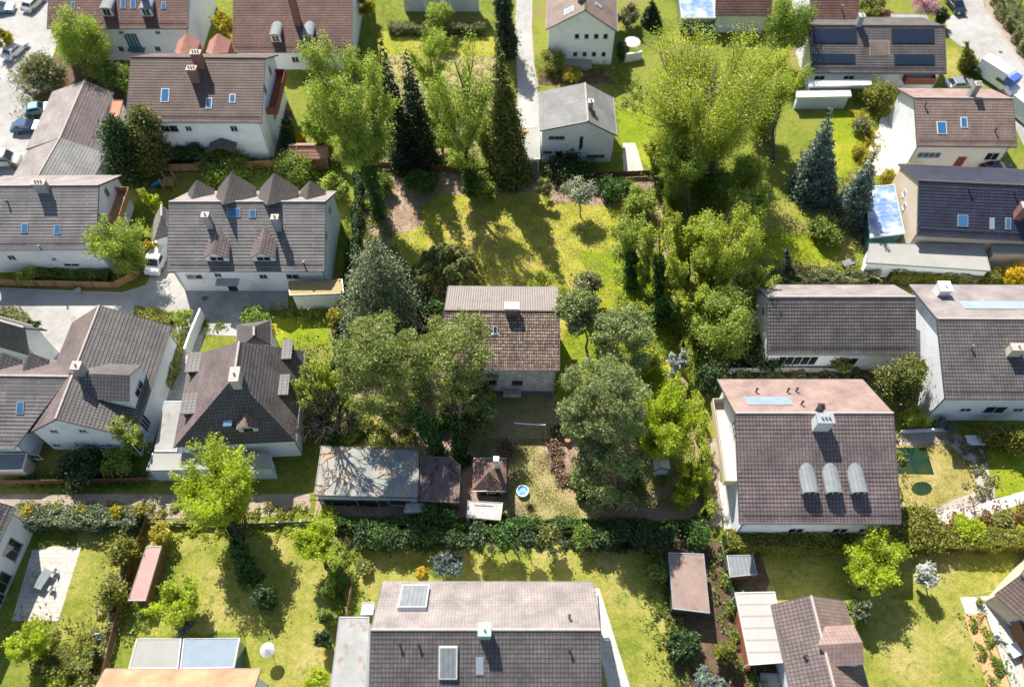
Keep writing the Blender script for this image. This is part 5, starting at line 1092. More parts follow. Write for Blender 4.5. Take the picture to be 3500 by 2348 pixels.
T('vase', 'low bright green maple boughs over the lower right corner of the plot', 2360, 1620, 55, 110, 2.6, 'leaf_maple', 'maple_tree', n=6000, size=.16, bark='bark_dark', k=18, trunk=.12, z0=.6, twigs=1)
conifer('grey green spruce by the left boundary of the plot', (1275, 815), (1310, 1130), 145, 'leaf_sprucegrey', n=44000, size=.16, tiers=18, power=.6)
lobed('dark drooping cypress clump behind the left end of the old house', 1520, 915, 125, 118, 6.2, (1520, 985), 34, 'leaf_cypress', 'weeping_cypress', 60000)
T('broad', 'dark green shrub mass between the cypress and the old roof', 1450, 1075, 62, 80, 2.6, 'leaf_ivy', 'evergreen_shrub', n=7000, size=.2, k=12, trunk=.1, z0=.3)
T('broad', 'speckled olive brown bush behind the right corner of the old roof', 2012, 990, 58, 78, 3.0, 'leaf_brownbush', 'evergreen_shrub', n=8500, size=.17, k=14, trunk=.12, z0=.3, cr=.4)
T('broad', 'small silvery flowering tree on a thin stem at the top of the lawn', 1978, 650, 62, 48, 4.2, 'leaf_magnolia', 'magnolia_tree', (1985, 745), n=4500, size=.145, bark='bark', k=16, twigs=3, trunk=.09, cr=.34, z0=1.6)
T('broad', 'little yellow green tree left of the silvery flowering tree', 1860, 645, 34, 42, 2.2, 'leaf_olive', 'young_tree', n=1625, size=.145, k=9, twigs=2, trunk=.06, z0=.5)
T('vase', 'very tall light green tree on an ivy trunk at the top left of the plot', 1205, 360, 175, 215, 17.5, 'leaf_spring', 'birch_tree', (1300, 738), n=70000, size=.14, bark='bark', k=46, twigs=3, trunk=.38, ivy=10, cr=.25, z0=8)
T('vase', 'thin crowned tall tree with visible limbs beyond the top of the plot', 1572, 360, 140, 200, 15.0, 'leaf_spring', 'birch_tree', (1615, 655), n=27500, size=.13, bark='bark_dark', k=46, twigs=5, trunk=.34, ivy=6, cr=.24, z0=6)
T('vase', 'small fresh green tree in front of the thin crowned tall tree', 1668, 440, 62, 110, 6.0, 'leaf_spring', 'deciduous_tree', (1672, 600), n=15000, size=.145, k=26, twigs=2, trunk=.2, z0=2)
conifer('tall dense green conifer standing beside the narrow lane', (1700, 130), (1745, 610), 62, 'leaf_cypress', 'spruce_tree', n=30000, size=.19, tiers=24, power=.6)
conifer('narrow black green spruce left of the thin crowned tree', (1385, 168), (1448, 560), 52, n=11000, tiers=26, power=.6)
conifer('second narrow dark spruce beside the tall light green tree', (1300, 130), (1385, 570), 46, n=9000, tiers=26, power=.6)
conifer('dark columnar conifer beside the narrow lane at the top', (1712, -60), (1735, 190), 34, 'leaf_spruce', 'columnar_conifer', n=9000, tiers=16, column=True)
T('broad', 'ivy green shrub cluster in the top left corner of the plot', 1300, 625, 52, 70, 1.8, 'leaf_green', 'garden_bush', n=6000, size=.17, k=14, trunk=.08)
T('broad', 'dark laurel under the narrow spruces at the top of the plot', 1440, 625, 62, 40, 1.8, 'leaf_ivy', 'evergreen_shrub', n=6500, size=.18, k=12, trunk=.08)
T('broad', 'green shrub left of the pale garage at the top of the plot', 1655, 640, 52, 52, 2.0, 'leaf_green', 'garden_bush', n=4500, size=.17, k=12, trunk=.08)
T('broad', 'dark shrubs right of the silvery flowering tree', 2085, 640, 60, 34, 1.4, 'leaf_ivy', 'evergreen_shrub', n=4000, size=.18, k=10, trunk=.07)
bush('spiky olive broom bush near the top right of the plot', 2142, 628, 24, 26, 'leaf_olive')
T('broad', 'fresh green shrubs around the top right corner of the plot', 2185, 690, 62, 70, 2.2, 'leaf_spring', 'garden_bush', n=7500, size=.17, k=14, trunk=.09, twigs=1)
T('vase', 'sparse tree with ivy trunk right of the sunny lawn', 2150, 790, 72, 95, 8.0, 'leaf_spring', 'birch_tree', (2160, 985), n=5250, size=.16, bark='bark', k=22, twigs=5, trunk=.2, ivy=5.5, z0=4)
T('vase', 'second ivy clad sparse tree by the right boundary', 2225, 840, 60, 130, 8.5, 'leaf_lime', 'birch_tree', (2262, 1050), n=5625, size=.16, bark='bark', k=20, twigs=4, trunk=.2, ivy=8, z0=3)
T('vase', 'bare branched small tree above the bushy pine', 2170, 1080, 60, 85, 3.6, 'leaf_lime', 'deciduous_tree', (2170, 1140), n=2600, size=.14, bark='bark', k=18, twigs=6, trunk=.12, z0=1)
T('broad', 'dark ivy thicket along the right boundary of the plot', 2268, 1075, 42, 140, 2.6, 'leaf_ivy', 'ivy_thicket', n=9000, size=.2, k=18, trunk=.1)
T('broad', 'yellow green thicket between the pines and the right boundary', 2215, 1230, 58, 75, 2.2, 'leaf_lime', 'garden_bush', n=7000, size=.16, k=14, trunk=.08, twigs=1)
T('vase', 'frosty white blossoming young tree at the right boundary', 2312, 1240, 38, 52, 3.4, 'blossom_frost', 'blossom_tree', (2325, 1320), n=3250, size=.145, bark='bark_pale', k=14, twigs=3, trunk=.08, z0=.8)
T('broad', 'yellow green shrubs behind the old roof', 1850, 975, 62, 30, 1.4, 'leaf_lime', 'garden_bush', n=2600, size=.15, k=10, trunk=.06)
T('broad', 'lime shrub at the right corner of the old roof', 1925, 1010, 28, 45, 1.5, 'leaf_lime', 'garden_bush', n=2200, size=.15, k=9, trunk=.06)
T('vase', 'bright yellow green young tree by the left boundary above the grey garage', 1168, 1310, 48, 95, 5.0, 'leaf_maple', 'maple_tree', (1158, 1500), n=8125, size=.145, bark='bark_dark', k=24, twigs=3, trunk=.2, z0=2)
T('vase', 'lime green tree just outside the upper right boundary', 2345, 800, 70, 130, 7.0, 'leaf_lime', 'deciduous_tree', (2350, 960), n=18750, size=.145, k=30, twigs=2, trunk=.2, cr=.27, z0=2)
T('vase', 'fresh green tree between the huge tree and the yellow lawn', 2560, 730, 85, 100, 5.5, 'leaf_spring', 'deciduous_tree', n=18750, size=.145, k=30, twigs=2, trunk=.2, cr=.27, z0=1.5)
T('vase', 'rounded light green tree above the long brown house', 2585, 985, 75, 90, 5.0, 'leaf_spring', 'deciduous_tree', n=17500, size=.145, k=28, twigs=2, trunk=.2, cr=.28, z0=1.5)
T('vase', 'lime green tree beside the ivy thicket on the right boundary', 2365, 1040, 62, 120, 5.0, 'leaf_lime', 'deciduous_tree', n=15000, size=.145, k=26, twigs=2, trunk=.18, cr=.28, z0=1.2)
T('vase', 'airy light tree in the middle of the top gardens', 1470, 200, 95, 110, 7.0, 'leaf_spring', 'birch_tree', n=16000, size=.145, k=26, twigs=3, trunk=.16, cr=.27, z0=2)
T('vase', 'light green tree filling the gap left of the tall light green tree', 1090, 430, 70, 120, 6.0, 'leaf_spring', 'birch_tree', n=17500, size=.145, k=28, twigs=2, trunk=.18, cr=.28, z0=1.5)
T('vase', 'lime leaved tree top right of the plot beside the lawn corner', 2250, 520, 60, 70, 5.0, 'leaf_lime', 'deciduous_tree', n=11250, size=.145, k=22, twigs=2, trunk=.16, cr=.3, z0=1.5)
T('vase', 'pale green tree between the dark spruces and the thin crowned tree', 1500, 400, 75, 110, 6.5, 'leaf_spring', 'birch_tree', n=13000, size=.145, k=28, twigs=2, trunk=.16, cr=.27, z0=1.5, bark='bark')
T('vase', 'bright young maple in the lower right corner of the plot', 2330, 1700, 48, 55, 2.6, 'leaf_maple', 'maple_tree', n=4000, size=.14, k=16, twigs=2, trunk=.1, z0=.6, bark='bark_dark')
T('vase', 'lime green slender tree halfway down the right boundary', 2300, 960, 48, 100, 5.5, 'leaf_lime', 'birch_tree', n=6500, size=.14, k=20, twigs=3, trunk=.12, z0=1.5, bark='bark')
# the mostly bare tree whose branches throw the pattern on the garage roof
def bare_tree(label, base, H, R, seed=4, ivy=0):
    g = G(*base); rg = random.Random(seed); root = thing('bare_tree', label, 'tree', tuple(g)); mb = MB()
    def grow(p, d, L, r, dep):
        q = p + d * L; m_ = p.lerp(q, .5) + Vector((rg.uniform(-1, 1), rg.uniform(-1, 1), 0)) * L * .07
        mb.tube([p, m_, q], [r, r * .88, r * .74], 'bark_dark', 6 if dep < 3 else 4, False)
        if dep >= 7: return
        for i in range(2 if dep < 2 else rg.choice((2, 3, 3))):
            e = (d + Vector((rg.gauss(0, R), rg.gauss(0, R), rg.gauss(.10, .25)))).normalized(); grow(q, e, L * rg.uniform(.68, .9), max(.035, r * .68), dep + 1)
    grow(Vector((0, 0, -.1)), Vector((.02, .02, 1)).normalized(), H * .22, .30, 0); mb.build('trunk', root, True)
    if ivy:
        rn = np.random.default_rng(9); n_ = 3500; z = rn.uniform(0, ivy, n_); a = rn.uniform(0, 6.283, n_); r_ = .25 + .5 * rn.uniform(0, 1, n_)
        leaf_mesh('ivy', np.stack([np.cos(a) * r_, np.sin(a) * r_, z], 1), np.stack([np.cos(a), np.sin(a), a * 0], 1), .19, 'leaf_ivy', rn, root)
    return root
bare_tree('leafless dark tree whose shadow fans over the old garage roof', (1148, 1508), 12.5, .48, 4, 4)
barebush('rust tipped fountain shrub above the pyramid hut', 1730, 1545, 38, 1.3, 'bark_pale', 'leaf_rust', n=70)
barebush('bare round shrub near the blue basin', 1812, 1735, 24, .8, 'bark_dark', n=40)
for x, y, r_, hh, lb in ((1905, 1480, 26, .8, 'heap of dead branches at the edge of the dark lawn'), (1895, 1535, 30, .7, 'reddish brushwood heap below the stump'), (1905, 1590, 28, .7, 'brown brushwood heap in the middle of the border'), (1925, 1640, 30, .6, 'dry heather heap at the lower end of the border')):
    barebush(lb, x, y, r_, hh, 'bark', 'leaf_dead', 'brush_pile', 55, 'brushwood')
for x, y, a_, b_, lf, lb in ((1925, 1465, 15, 18, 'leaf_sprucegrey', 'small grey cone shrub above the stump'), (1975, 1630, 30, 40, 'leaf_green', 'green shrub on the left side of the tall pine'), (1990, 1690, 26, 30, 'leaf_ivy', 'dark green shrub at the lower left foot of the tall pine'),
        (1300, 1500, 40, 26, 'leaf_olive', 'olive scrub behind the grey garage roof'), (1240, 1450, 42, 36, 'leaf_olive', 'tall olive scrub left of the broad pine'), (1190, 1490, 32, 26, 'leaf_spring', 'light scrub near the left boundary above the garage'), (1375, 1120, 50, 60, 'leaf_sprucegrey', 'grey green scrub under the left spruce'),
        (1225, 1080, 22, 60, 'leaf_spring', 'light green ivy strip on the left boundary'), (1205, 1200, 20, 40, 'leaf_brownbush', 'brown speckled scrub on the left boundary'), (1550, 1000, 28, 22, 'leaf_spring', 'pale scrub at the rear left corner of the old house'), (1480, 1180, 34, 40, 'leaf_ivy', 'ivy scrub between spruce and broad pine'),
        (1440, 1330, 34, 50, 'leaf_ivy', 'dark undergrowth below the broad pine'), (1500, 1440, 40, 60, 'leaf_ivy', 'ivy mound under the trunk of the broad pine'), (1720, 1758, 14, 24, 'leaf_green', 'bright green climber at the right end of the plank shelter'), (1120, 1762, 34, 16, 'leaf_maple', 'lime green bush at the lower left corner of the plot'),
        (1500, 1752, 62, 24, 'leaf_ivy', 'dark ivy mound before the tar roofed shed'), (2320, 1390, 26, 30, 'leaf_green', 'green bush under the top of the bright maple'), (1310, 940, 20, 20, 'leaf_olive', 'olive tuft above the left spruce'), (1265, 700, 22, 40, 'leaf_spring', 'light undergrowth by the ivy trunk'), (2180, 1640, 34, 40, 'leaf_olive', 'olive undergrowth beneath the bright maple')):
    bush(lb, x, y, a_, b_, lf, n=2600 if a_ > 25 else 1300, size=.16)
hedge('mixed ivy hedge along the bottom boundary of the plot', [(1140, 1792), (1500, 1796), (1900, 1800), (2410, 1802)], 1.0, 1.0, 'leaf_ivy', n=600, size=.14, wob=.18)
hedge('dark hedge along the left boundary of the plot', [(1235, 600), (1215, 900), (1165, 1250), (1130, 1380)], .9, 1.9, 'leaf_deep', n=420, size=.17, wob=.25)
hedge('loose hedge along the right boundary of the plot', [(2262, 640), (2300, 900), (2345, 1230), (2400, 1560), (2415, 1780)], .9, 1.8, 'leaf_lime', n=460, size=.15, wob=.3)
for k, (x, lf) in enumerate(((1235, 'leaf_deep'), (1285, 'leaf_ivy'), (1345, 'leaf_deep'), (1415, 'leaf_deep'), (1480, 'leaf_ivy'), (1560, 'leaf_deep'), (1635, 'leaf_deep'), (1715, 'leaf_ivy'), (1800, 'leaf_deep'), (1880, 'leaf_cypress'), (1985, 'leaf_green'), (2040, 'leaf_deep'), (2120, 'leaf_deep'), (2200, 'leaf_deep'), (2290, 'leaf_deep'), (2370, 'leaf_ivy'))):
    nth = ('first', 'second', 'third', 'fourth', 'fifth', 'sixth', 'seventh', 'eighth', 'ninth', 'tenth', 'eleventh', 'twelfth', 'thirteenth', 'fourteenth', 'fifteenth', 'sixteenth')[k]
    bush(f'round evergreen shrub, {nth} from the left in the row under the bottom boundary', x, 1826 + (k % 3) * 9, 34 + (k % 4) * 5, 22 + (k % 3) * 4, lf, 'evergreen_shrub', z=(3.4 if 5 <= k <= 9 else 2.0), n=2600, size=.17, group='evergreen shrubs in the row under the bottom boundary')
# ------------------------------------------------------------------ trees of the neighbours
T('vase', 'huge yellow green tree filling the top right gardens', 2400, 345, 285, 315, 11.5, 'leaf_lime', 'linden_tree', (2440, 640), n=120000, size=.14, bark='bark_pale', k=130, twigs=3, trunk=.5, cr=.21, z0=3)
T('vase', 'second yellow green tree right of the huge one', 2640, 300, 115, 230, 8.5, 'leaf_lime', 'linden_tree', (2640, 560), n=45000, size=.14, bark='bark', k=36, twigs=2, trunk=.3, cr=.28, z0=2)
T('broad', 'mid green tree left of the solar house at the top', 2690, 100, 85, 130, 6.0, 'leaf_green', 'deciduous_tree', n=16250, size=.145, k=22, trunk=.2)
T('vase', 'tall light green trees along the right boundary of the plot', 2470, 850, 130, 200, 8.5, 'leaf_lime', 'deciduous_tree', (2450, 1060), n=56000, size=.14, bark='bark', k=60, twigs=3, trunk=.3, z0=3, cr=.27)
T('broad', 'green tree with brown limbs left of the long brown house', 2475, 1105, 110, 120, 5.0, 'leaf_spring', 'deciduous_tree', n=32500, size=.15, k=30, twigs=1, trunk=.25, z0=1.5)
T('vase', 'light green tree behind the upper right boundary corner', 2330, 560, 90, 110, 7.0, 'leaf_spring', 'deciduous_tree', (2360, 740), n=17500, size=.145, k=28, twigs=3, trunk=.25, z0=2)
T('broad', 'dark green shadowy tree behind the right boundary', 2450, 640, 60, 70, 2.6, 'leaf_green', 'deciduous_tree', n=11250, size=.145, k=18, trunk=.2)
conifer('blue green spruce left of the bright strip of lawn', (2842, 365), (2775, 660), 75, 'leaf_blue', n=15000, size=.2, tiers=18)
conifer('pale blue spruce in front of the white terrace', (2992, 515), (2905, 745), 62, 'leaf_blue', n=12000, size=.2, tiers=16)
conifer('small dark pointed conifer on the yellow lawn', (2690, 850), (2695, 960), 24, 'leaf_spruce', n=3500, tiers=8)
T('round', 'round dark bush in front of the tan tiled house', 3010, 325, 44, 42, 2.2, 'leaf_privet', 'clipped_bush', n=6000, size=.17, k=10)
T('round', 'dark round bush below the long brown house', 2615, 1205, 60, 48, 1.8, 'leaf_deep', 'clipped_bush', n=6000, size=.18, k=12)
T('round', 'large dark bush right of the bright maple', 2440, 1290, 48, 60, 2.2, 'leaf_deep', 'evergreen_shrub', n=6500, size=.18, k=12)
T('broad', 'dark green spreading conifer between the two brown tiled houses', 3075, 1300, 85, 120, 3.6, 'leaf_cypress', 'juniper_tree', n=20000, size=.145, k=24, trunk=.2, bark='bark_dark', droop=.6)
T('broad', 'yellow green fern like shrub under the long brown house', 2870, 1215, 62, 45, 1.8, 'leaf_olive', 'garden_bush', n=3000, size=.2, k=10, trunk=.08, twigs=2)
T('broad', 'lime shrub beside the pond terrace', 3130, 1430, 45, 38, 1.6, 'leaf_lime', 'garden_bush', n=3500, size=.17, k=10, trunk=.07)
T('broad', 'bluish young shrub right of the lime shrub', 3240, 1445, 34, 26, 1.2, 'leaf_blue', 'garden_bush', n=1200, size=.17, k=8, trunk=.06, twigs=2)
T('round', 'round lime ball bush at the right terrace', 3388, 1488, 30, 30, 1.4, 'leaf_privet', 'clipped_bush', n=3000, size=.15, k=8)
T('round', 'bigger round ball bush at the right edge', 3475, 1500, 42, 44, 1.9, 'leaf_privet', 'clipped_bush', n=4500, size=.16, k=8)
T('round', 'domed olive topiary at the corner of the rosy roofed house', 3145, 1800, 68, 40, 1.7, 'leaf_privet', 'topiary_bush', n=8500, size=.15, k=12)
T('broad', 'bright green bush beside the white garden path', 3310, 1805, 62, 48, 1.7, 'leaf_maple', 'garden_bush', n=6000, size=.17, k=14, trunk=.08)
T('broad', 'rust and green shrub near the white path at the right edge', 3430, 1775, 40, 34, 1.3, 'leaf_olive', 'garden_bush', n=3000, size=.17, k=9, trunk=.06)
T('vase', 'bright green spreading tree over the bottom right hedge', 2985, 1925, 120, 100, 4.2, 'leaf_maple', 'maple_tree', (2935, 2010), n=27500, size=.145, bark='bark_dark', k=34, twigs=2, trunk=.22, cr=.3, z0=1.2)
T('vase', 'white flowering dome shaped tree on the bottom right lawn', 3160, 1965, 42, 44, 2.6, 'blossom_white', 'blossom_tree', (3168, 2040), n=3250, size=.14, bark='bark_pale', k=16, twigs=3, trunk=.08, cr=.4, z0=1.0)
T('broad', 'dark conifer shrub on the lawn beside the rose brown house', 2945, 2090, 34, 55, 2.2, 'leaf_sprucegrey', 'evergreen_shrub', n=4500, size=.17, k=12, trunk=.08)
T('broad', 'rounded green bush beside the white slatted roof', 2480, 2230, 42, 60, 2.0, 'leaf_privet', 'garden_bush', n=5000, size=.17, k=12, trunk=.08)
T('broad', 'dark green bush at the bottom edge near the board fence', 2430, 2330, 55, 48, 1.8, 'leaf_blue', 'garden_bush', n=5000, size=.18, k=12, trunk=.08)
T('broad', 'green shrub pair left of the dark green shed', 2245, 1965, 34, 50, 1.6, 'leaf_green', 'garden_bush', n=3600, size=.17, k=10, trunk=.07)
T('broad', 'dark shrub below the dark green shed', 2330, 2200, 62, 45, 1.6, 'leaf_deep', 'garden_bush', n=6000, size=.18, k=14, trunk=.08)
T('vase', 'brilliant yellow green tree above the bottom left gardens', 745, 1665, 155, 160, 7.5, 'leaf_maple', 'maple_tree', (862, 1985), n=64000, size=.14, bark='bark_dark', k=64, twigs=2, trunk=.3, cr=.26, z0=3, ivy=4)
T('round', 'dark clipped egg shaped bush on the bottom left lawn', 905, 2045, 30, 40, 1.6, 'leaf_deep', 'topiary_bush', n=3500, size=.16, k=8)
T('vase', 'bright green tree at the lower left corner of the plot', 1075, 1840, 92, 80, 4.6, 'leaf_maple', 'maple_tree', (1115, 1940), n=21250, size=.145, bark='bark', k=30, twigs=2, trunk=.2, cr=.3, z0=1.5)
T('vase', 'lime tree hiding the right side of the hipped house', 1060, 1320, 90, 150, 6.0, 'leaf_lime', 'birch_tree', (1085, 1500), n=18750, size=.145, bark='bark', k=32, twigs=2, trunk=.2, cr=.28, z0=1.5)
T('vase', 'bushy light tree beside the dark tiled house on the left', 405, 845, 105, 120, 5.0, 'leaf_spring', 'birch_tree', (410, 945), n=27500, size=.145, bark='bark_pale', k=36, twigs=2, trunk=.22, cr=.3, z0=1)
T('vase', 'thin lime tree behind the bushy light tree', 520, 690, 28, 70, 3.8, 'leaf_maple', 'young_tree', n=4500, size=.145, k=14, trunk=.1, twigs=1)
T('broad', 'rounded green tree over the street corner at the top left', 275, 150, 92, 125, 6.2, 'leaf_spring', 'deciduous_tree', (300, 270), n=27500, size=.145, k=34, twigs=2, trunk=.25, z0=1.5)
T('broad', 'olive shrubs along the street left of the brown roofed house', 150, 250, 75, 70, 2.6, 'leaf_brownbush', 'garden_bush', n=9000, size=.2, k=20, trunk=.1, twigs=1)
T('broad', 'green shrubs against the left gable of the big brown roof', 400, 255, 62, 50, 2.2, 'leaf_green', 'garden_bush', n=7000, size=.2, k=14, trunk=.09)
conifer('black green cypress left of its yellow edged twin', (372, 385), (440, 600), 56, 'leaf_deep', 'cypress_tree', n=12000, tiers=14, column=True)
conifer('yellow edged dark cypress in front of the big brown roof', (470, 355), (525, 570), 58, 'leaf_cypress', 'cypress_tree', n=14000, tiers=14, column=True)
T('broad', 'dark shrub group below the white wall of the brown roofed house', 640, 500, 62, 55, 2.2, 'leaf_deep', 'garden_bush', n=8000, size=.19, k=16, trunk=.1)
T('broad', 'green hedge bush under the porch of the brown roofed house', 760, 575, 110, 32, 1.3, 'leaf_green', 'garden_bush', n=8000, size=.18, k=18, trunk=.08)
conifer('slim dark green cypress right of the brown roofed house', (980, 400), (985, 490), 20, 'leaf_deep', 'cypress_tree', n=3500, tiers=8, column=True)
bush('orange yellow flowering bush beside the red tiled shed', 1022, 468, 18, 18, 'leaf_forsythia', 'forsythia_bush', n=1500)
T('broad', 'golden shrub between the two red brown roofs', 765, 95, 42, 75, 2.8, 'leaf_yellow', 'garden_bush', n=5500, size=.19, k=14, trunk=.09, twigs=1)
T('broad', 'golden spring bush right of the red brown ribbed roof', 1250, 25, 36, 45, 2.5, 'leaf_yellow', 'garden_bush', n=3600, size=.19, k=12, trunk=.09)
T('broad', 'light green tree before the long white house at the top', 1490, 62, 62, 60, 3.5, 'leaf_spring', 'deciduous_tree', n=10000, size=.145, k=18, trunk=.14, twigs=1)
hedge('grey green hedge below the long white house at the top', [(1330, 112), (1500, 116), (1660, 112)], 1.6, 1.6, 'leaf_brownbush', n=420)
conifer('small cone shaped conifer at the top centre', (2230, -10), (2225, 80), 30, 'leaf_deep', 'cypress_tree', n=4500, tiers=8)
T('broad', 'shrubs under the tall white gable', 1890, 205, 45, 50, 1.8, 'leaf_olive', 'garden_bush', n=4500, size=.18, k=12, trunk=.08, twigs=1)
T('broad', 'gold green shrub in front of the tall white gable', 1955, 255, 34, 30, 1.4, 'leaf_yellow', 'garden_bush', n=2600, size=.18, k=9, trunk=.07)
T('broad', 'dark evergreen right of the tall white gable', 2125, 170, 22, 55, 2.4, 'leaf_deep', 'evergreen_shrub', n=3600, size=.18, k=10, trunk=.08)
T('broad', 'dark shrubs under the wall of the grey roofed gable house', 1960, 578, 105, 24, 1.0, 'leaf_deep', 'evergreen_shrub', n=6000, size=.18, k=20, trunk=.06)
T('broad', 'pale beige shrub behind the tall white gable', 2150, 55, 45, 50, 2.0, 'leaf_brownbush', 'garden_bush', n=4500, size=.18, k=12, trunk=.08)
T('broad', 'pink blossom tree at the top edge', 3165, 10, 55, 42, 3.2, 'blossom_pink', 'blossom_tree', n=6875, size=.145, k=16, trunk=.12, twigs=1)
T('broad', 'orange foliaged bush behind the solar house', 3028, 60, 24, 24, 1.4, 'leaf_rust', 'garden_bush', n=2000, size=.17, k=8, trunk=.06)
T('broad', 'dark shrub beside the car at the top right', 3215, 60, 28, 32, 1.6, 'leaf_deep', 'garden_bush', n=2600, size=.18, k=9, trunk=.07)
T('broad', 'shrubs along the top edge between the dark houses', 2985, 15, 55, 36, 2.0, 'leaf_olive', 'garden_bush', n=5500, size=.19, k=14, trunk=.08)
conifer('lime cone conifer beside the right street', (3305, 140), (3310, 235), 32, 'leaf_privet', 'cypress_tree', n=5000, tiers=8)
bush('dark round bush beside the white camper', 3335, 245, 20, 24, 'leaf_deep', 'clipped_bush', n=1800)
hedge('tall green hedge beyond the right street', [(3385, -60), (3440, 60), (3560, 250)], 3.0, 2.2, 'leaf_brownbush', n=620, wob=.3)
hedge('clipped dark hedge between the pale flat roof and the long brown house', [(3030, 948), (3230, 955), (3400, 960)], 1.7, 1.7, 'leaf_privet', n=520)
hedge('second row of shrubs above the long brown house', [(2500, 950), (2760, 958), (3000, 962)], 1.6, 1.2, 'leaf_brownbush', n=520, wob=.3)
T('broad', 'brilliant yellow bush at the right edge', 3478, 942, 52, 30, 1.4, 'leaf_forsythia', 'forsythia_bush', n=4500, size=.16, k=12, trunk=.06)
bush('yellow green shrub below the white terrace', 3035, 605, 34, 24, 'leaf_yellow'); bush('olive shrub right of the yellow green shrub', 3115, 588, 32, 30, 'leaf_olive')
bush('low rusty cushion on the bright strip of lawn', 2945, 425, 34, 24, 'leaf_brownbush'); bush('golden grass clump beside the white terrace', 2935, 520, 24, 40, 'leaf_yellow')
T('broad', 'thicket of dark shrubs between the blue spruces and the yellow lawn', 2830, 790, 60, 50, 1.6, 'leaf_green', 'garden_bush', n=9000, size=.2, k=20, trunk=.08)
T('broad', 'brown and olive shrubs beside the glass sunroom', 2905, 730, 45, 60, 1.8, 'leaf_brownbush', 'garden_bush', n=5000, size=.19, k=14, trunk=.08)
T('broad', 'golden bush left of the pale blue spruce', 2835, 640, 34, 32, 1.4, 'leaf_yellow', 'garden_bush', n=2200, size=.17, k=9, trunk=.06)
T('broad', 'bright green sapling thicket at the foot of the huge tree', 2560, 580, 70, 70, 2.4, 'leaf_spring', 'garden_bush', n=9000, size=.15, k=22, trunk=.1)
hedge('long clipped hedge across the bottom right gardens', [(2470, 1862), (2780, 1866), (3100, 1864), (3560, 1858)], 1.9, 2.2, 'leaf_privet', n=620)
hedge('multicoloured hedge of the bottom left garden', [(80, 1782), (280, 1786), (500, 1786)], 2.0, 2.2, 'leaf_sprucegrey', n=650, wob=.25)
for x in (90, 268, 395, 470): bush('golden cushion in the multicoloured hedge, at %s' % {90: 'its left end', 268: 'its middle', 395: 'the right of its middle', 470: 'its right end'}[x], x, 1752, 24, 20, 'leaf_yellow', z=2.0, n=1800)
T('round', 'round yellow green bush at the patio lawn', 425, 1885, 36, 46, 1.9, 'leaf_privet', 'clipped_bush', n=4500, size=.16, k=9)
T('round', 'dark cone bush beside the brown fence', 390, 2030, 34, 44, 1.9, 'leaf_privet', 'clipped_bush', n=4500, size=.16, k=9)
T('broad', 'lime shrub at the top of the brown fence', 555, 1830, 45, 42, 1.6, 'leaf_yellow', 'garden_bush', n=4000, size=.17, k=10, trunk=.07)
T('vase', 'bright green tree at the lower left corner', 95, 2195, 82, 75, 3.4, 'leaf_maple', 'maple_tree', n=13750, size=.145, k=26, trunk=.14, twigs=1)
hedge('rounded olive hedge at the bottom left', [(140, 2290), (240, 2270), (340, 2262)], 2.4, 1.8, 'leaf_privet', n=620, wob=.3)
bush('lime bush at the bottom edge on the left', 190, 2335, 42, 28, 'leaf_lime', n=3000); bush('olive bush beside the lime bush at the bottom edge', 290, 2330, 36, 24, 'leaf_olive', n=2600)
T('vase', 'loose fresh green apple tree beside the narrow rose shed', 600, 2060, 105, 85, 2.8, 'leaf_maple', 'fruit_tree', n=13750, size=.145, k=30, trunk=.14, twigs=3, cr=.28, bark='bark')
T('broad', 'blue grey shrub on the bottom left lawn', 630, 2140, 30, 26, 1.2, 'leaf_blue', 'garden_bush', n=1500, size=.17, k=8, trunk=.06, twigs=2)
for k, (x, y, rx_, ry_, lf, lb) in enumerate(((1120, 2010, 34, 62, 'leaf_green', 'upper green shrub of the row right of the bottom left lawn'), (1115, 2105, 32, 50, 'leaf_green', 'middle green shrub of the row right of the bottom left lawn'), (1105, 2190, 30, 36, 'leaf_deep', 'dark shrub at the left of the dirty flat roof'), (1080, 2325, 40, 30, 'leaf_maple', 'lime shrub at the bottom edge left of the flat roof'))):
    T('broad', lb, x, y, rx_, ry_, 1.8, lf, 'garden_bush', n=4500, size=.17, k=12, trunk=.08)
T('broad', 'blue green rounded shrub above the bottom middle roof', 1532, 1935, 56, 46, 2.0, 'leaf_blue', 'garden_bush', n=6500, size=.17, k=14, trunk=.08)
bush('yellow shrub left of the blue green rounded shrub', 1440, 1955, 16, 26, 'leaf_forsythia', n=1200); bush('low scrub on the strip beside the bottom middle house', 1240, 1940, 28, 26, 'leaf_olive', n=1200)
T('vase', 'sparse pale tree in front of the wide white gable', 445, 1480, 62, 90, 4.5, 'leaf_spring', 'birch_tree', n=8125, size=.145, k=24, trunk=.14, twigs=4, bark='bark_pale', z0=1)
T('broad', 'dark shrub row under the wide white gable', 270, 1600, 85, 26, 1.3, 'leaf_deep', 'garden_bush', n=6000, size=.18, k=14, trunk=.08)
T('broad', 'light green shrubs beside the alley at the wide white gable', 400, 1580, 62, 30, 1.4, 'leaf_spring', 'garden_bush', n=4500, size=.17, k=12, trunk=.07)
hedge('narrow hedge along the alley between the two left houses', [(622, 1150), (600, 1260), (572, 1330)], 1.0, 1.5, 'leaf_olive', n=420)
hedge('clipped olive hedge at the courtyard corner', [(470, 1085), (600, 1100)], 1.6, 1.3, 'leaf_privet', n=500)
T('broad', 'green courtyard shrub beside the rendered wall', 628, 1085, 38, 34, 1.6, 'leaf_spring', 'garden_bush', n=3600, size=.17, k=10, trunk=.07)
conifer('black green cone cypress in the courtyard bed', (125, 1100), (118, 1185), 26, 'leaf_deep', 'cypress_tree', n=4500, tiers=8)
hedge('rusty hedge at the left edge of the courtyard', [(-20, 1080), (60, 1082), (100, 1120)], 1.4, 1.2, 'leaf_brownbush', n=420)
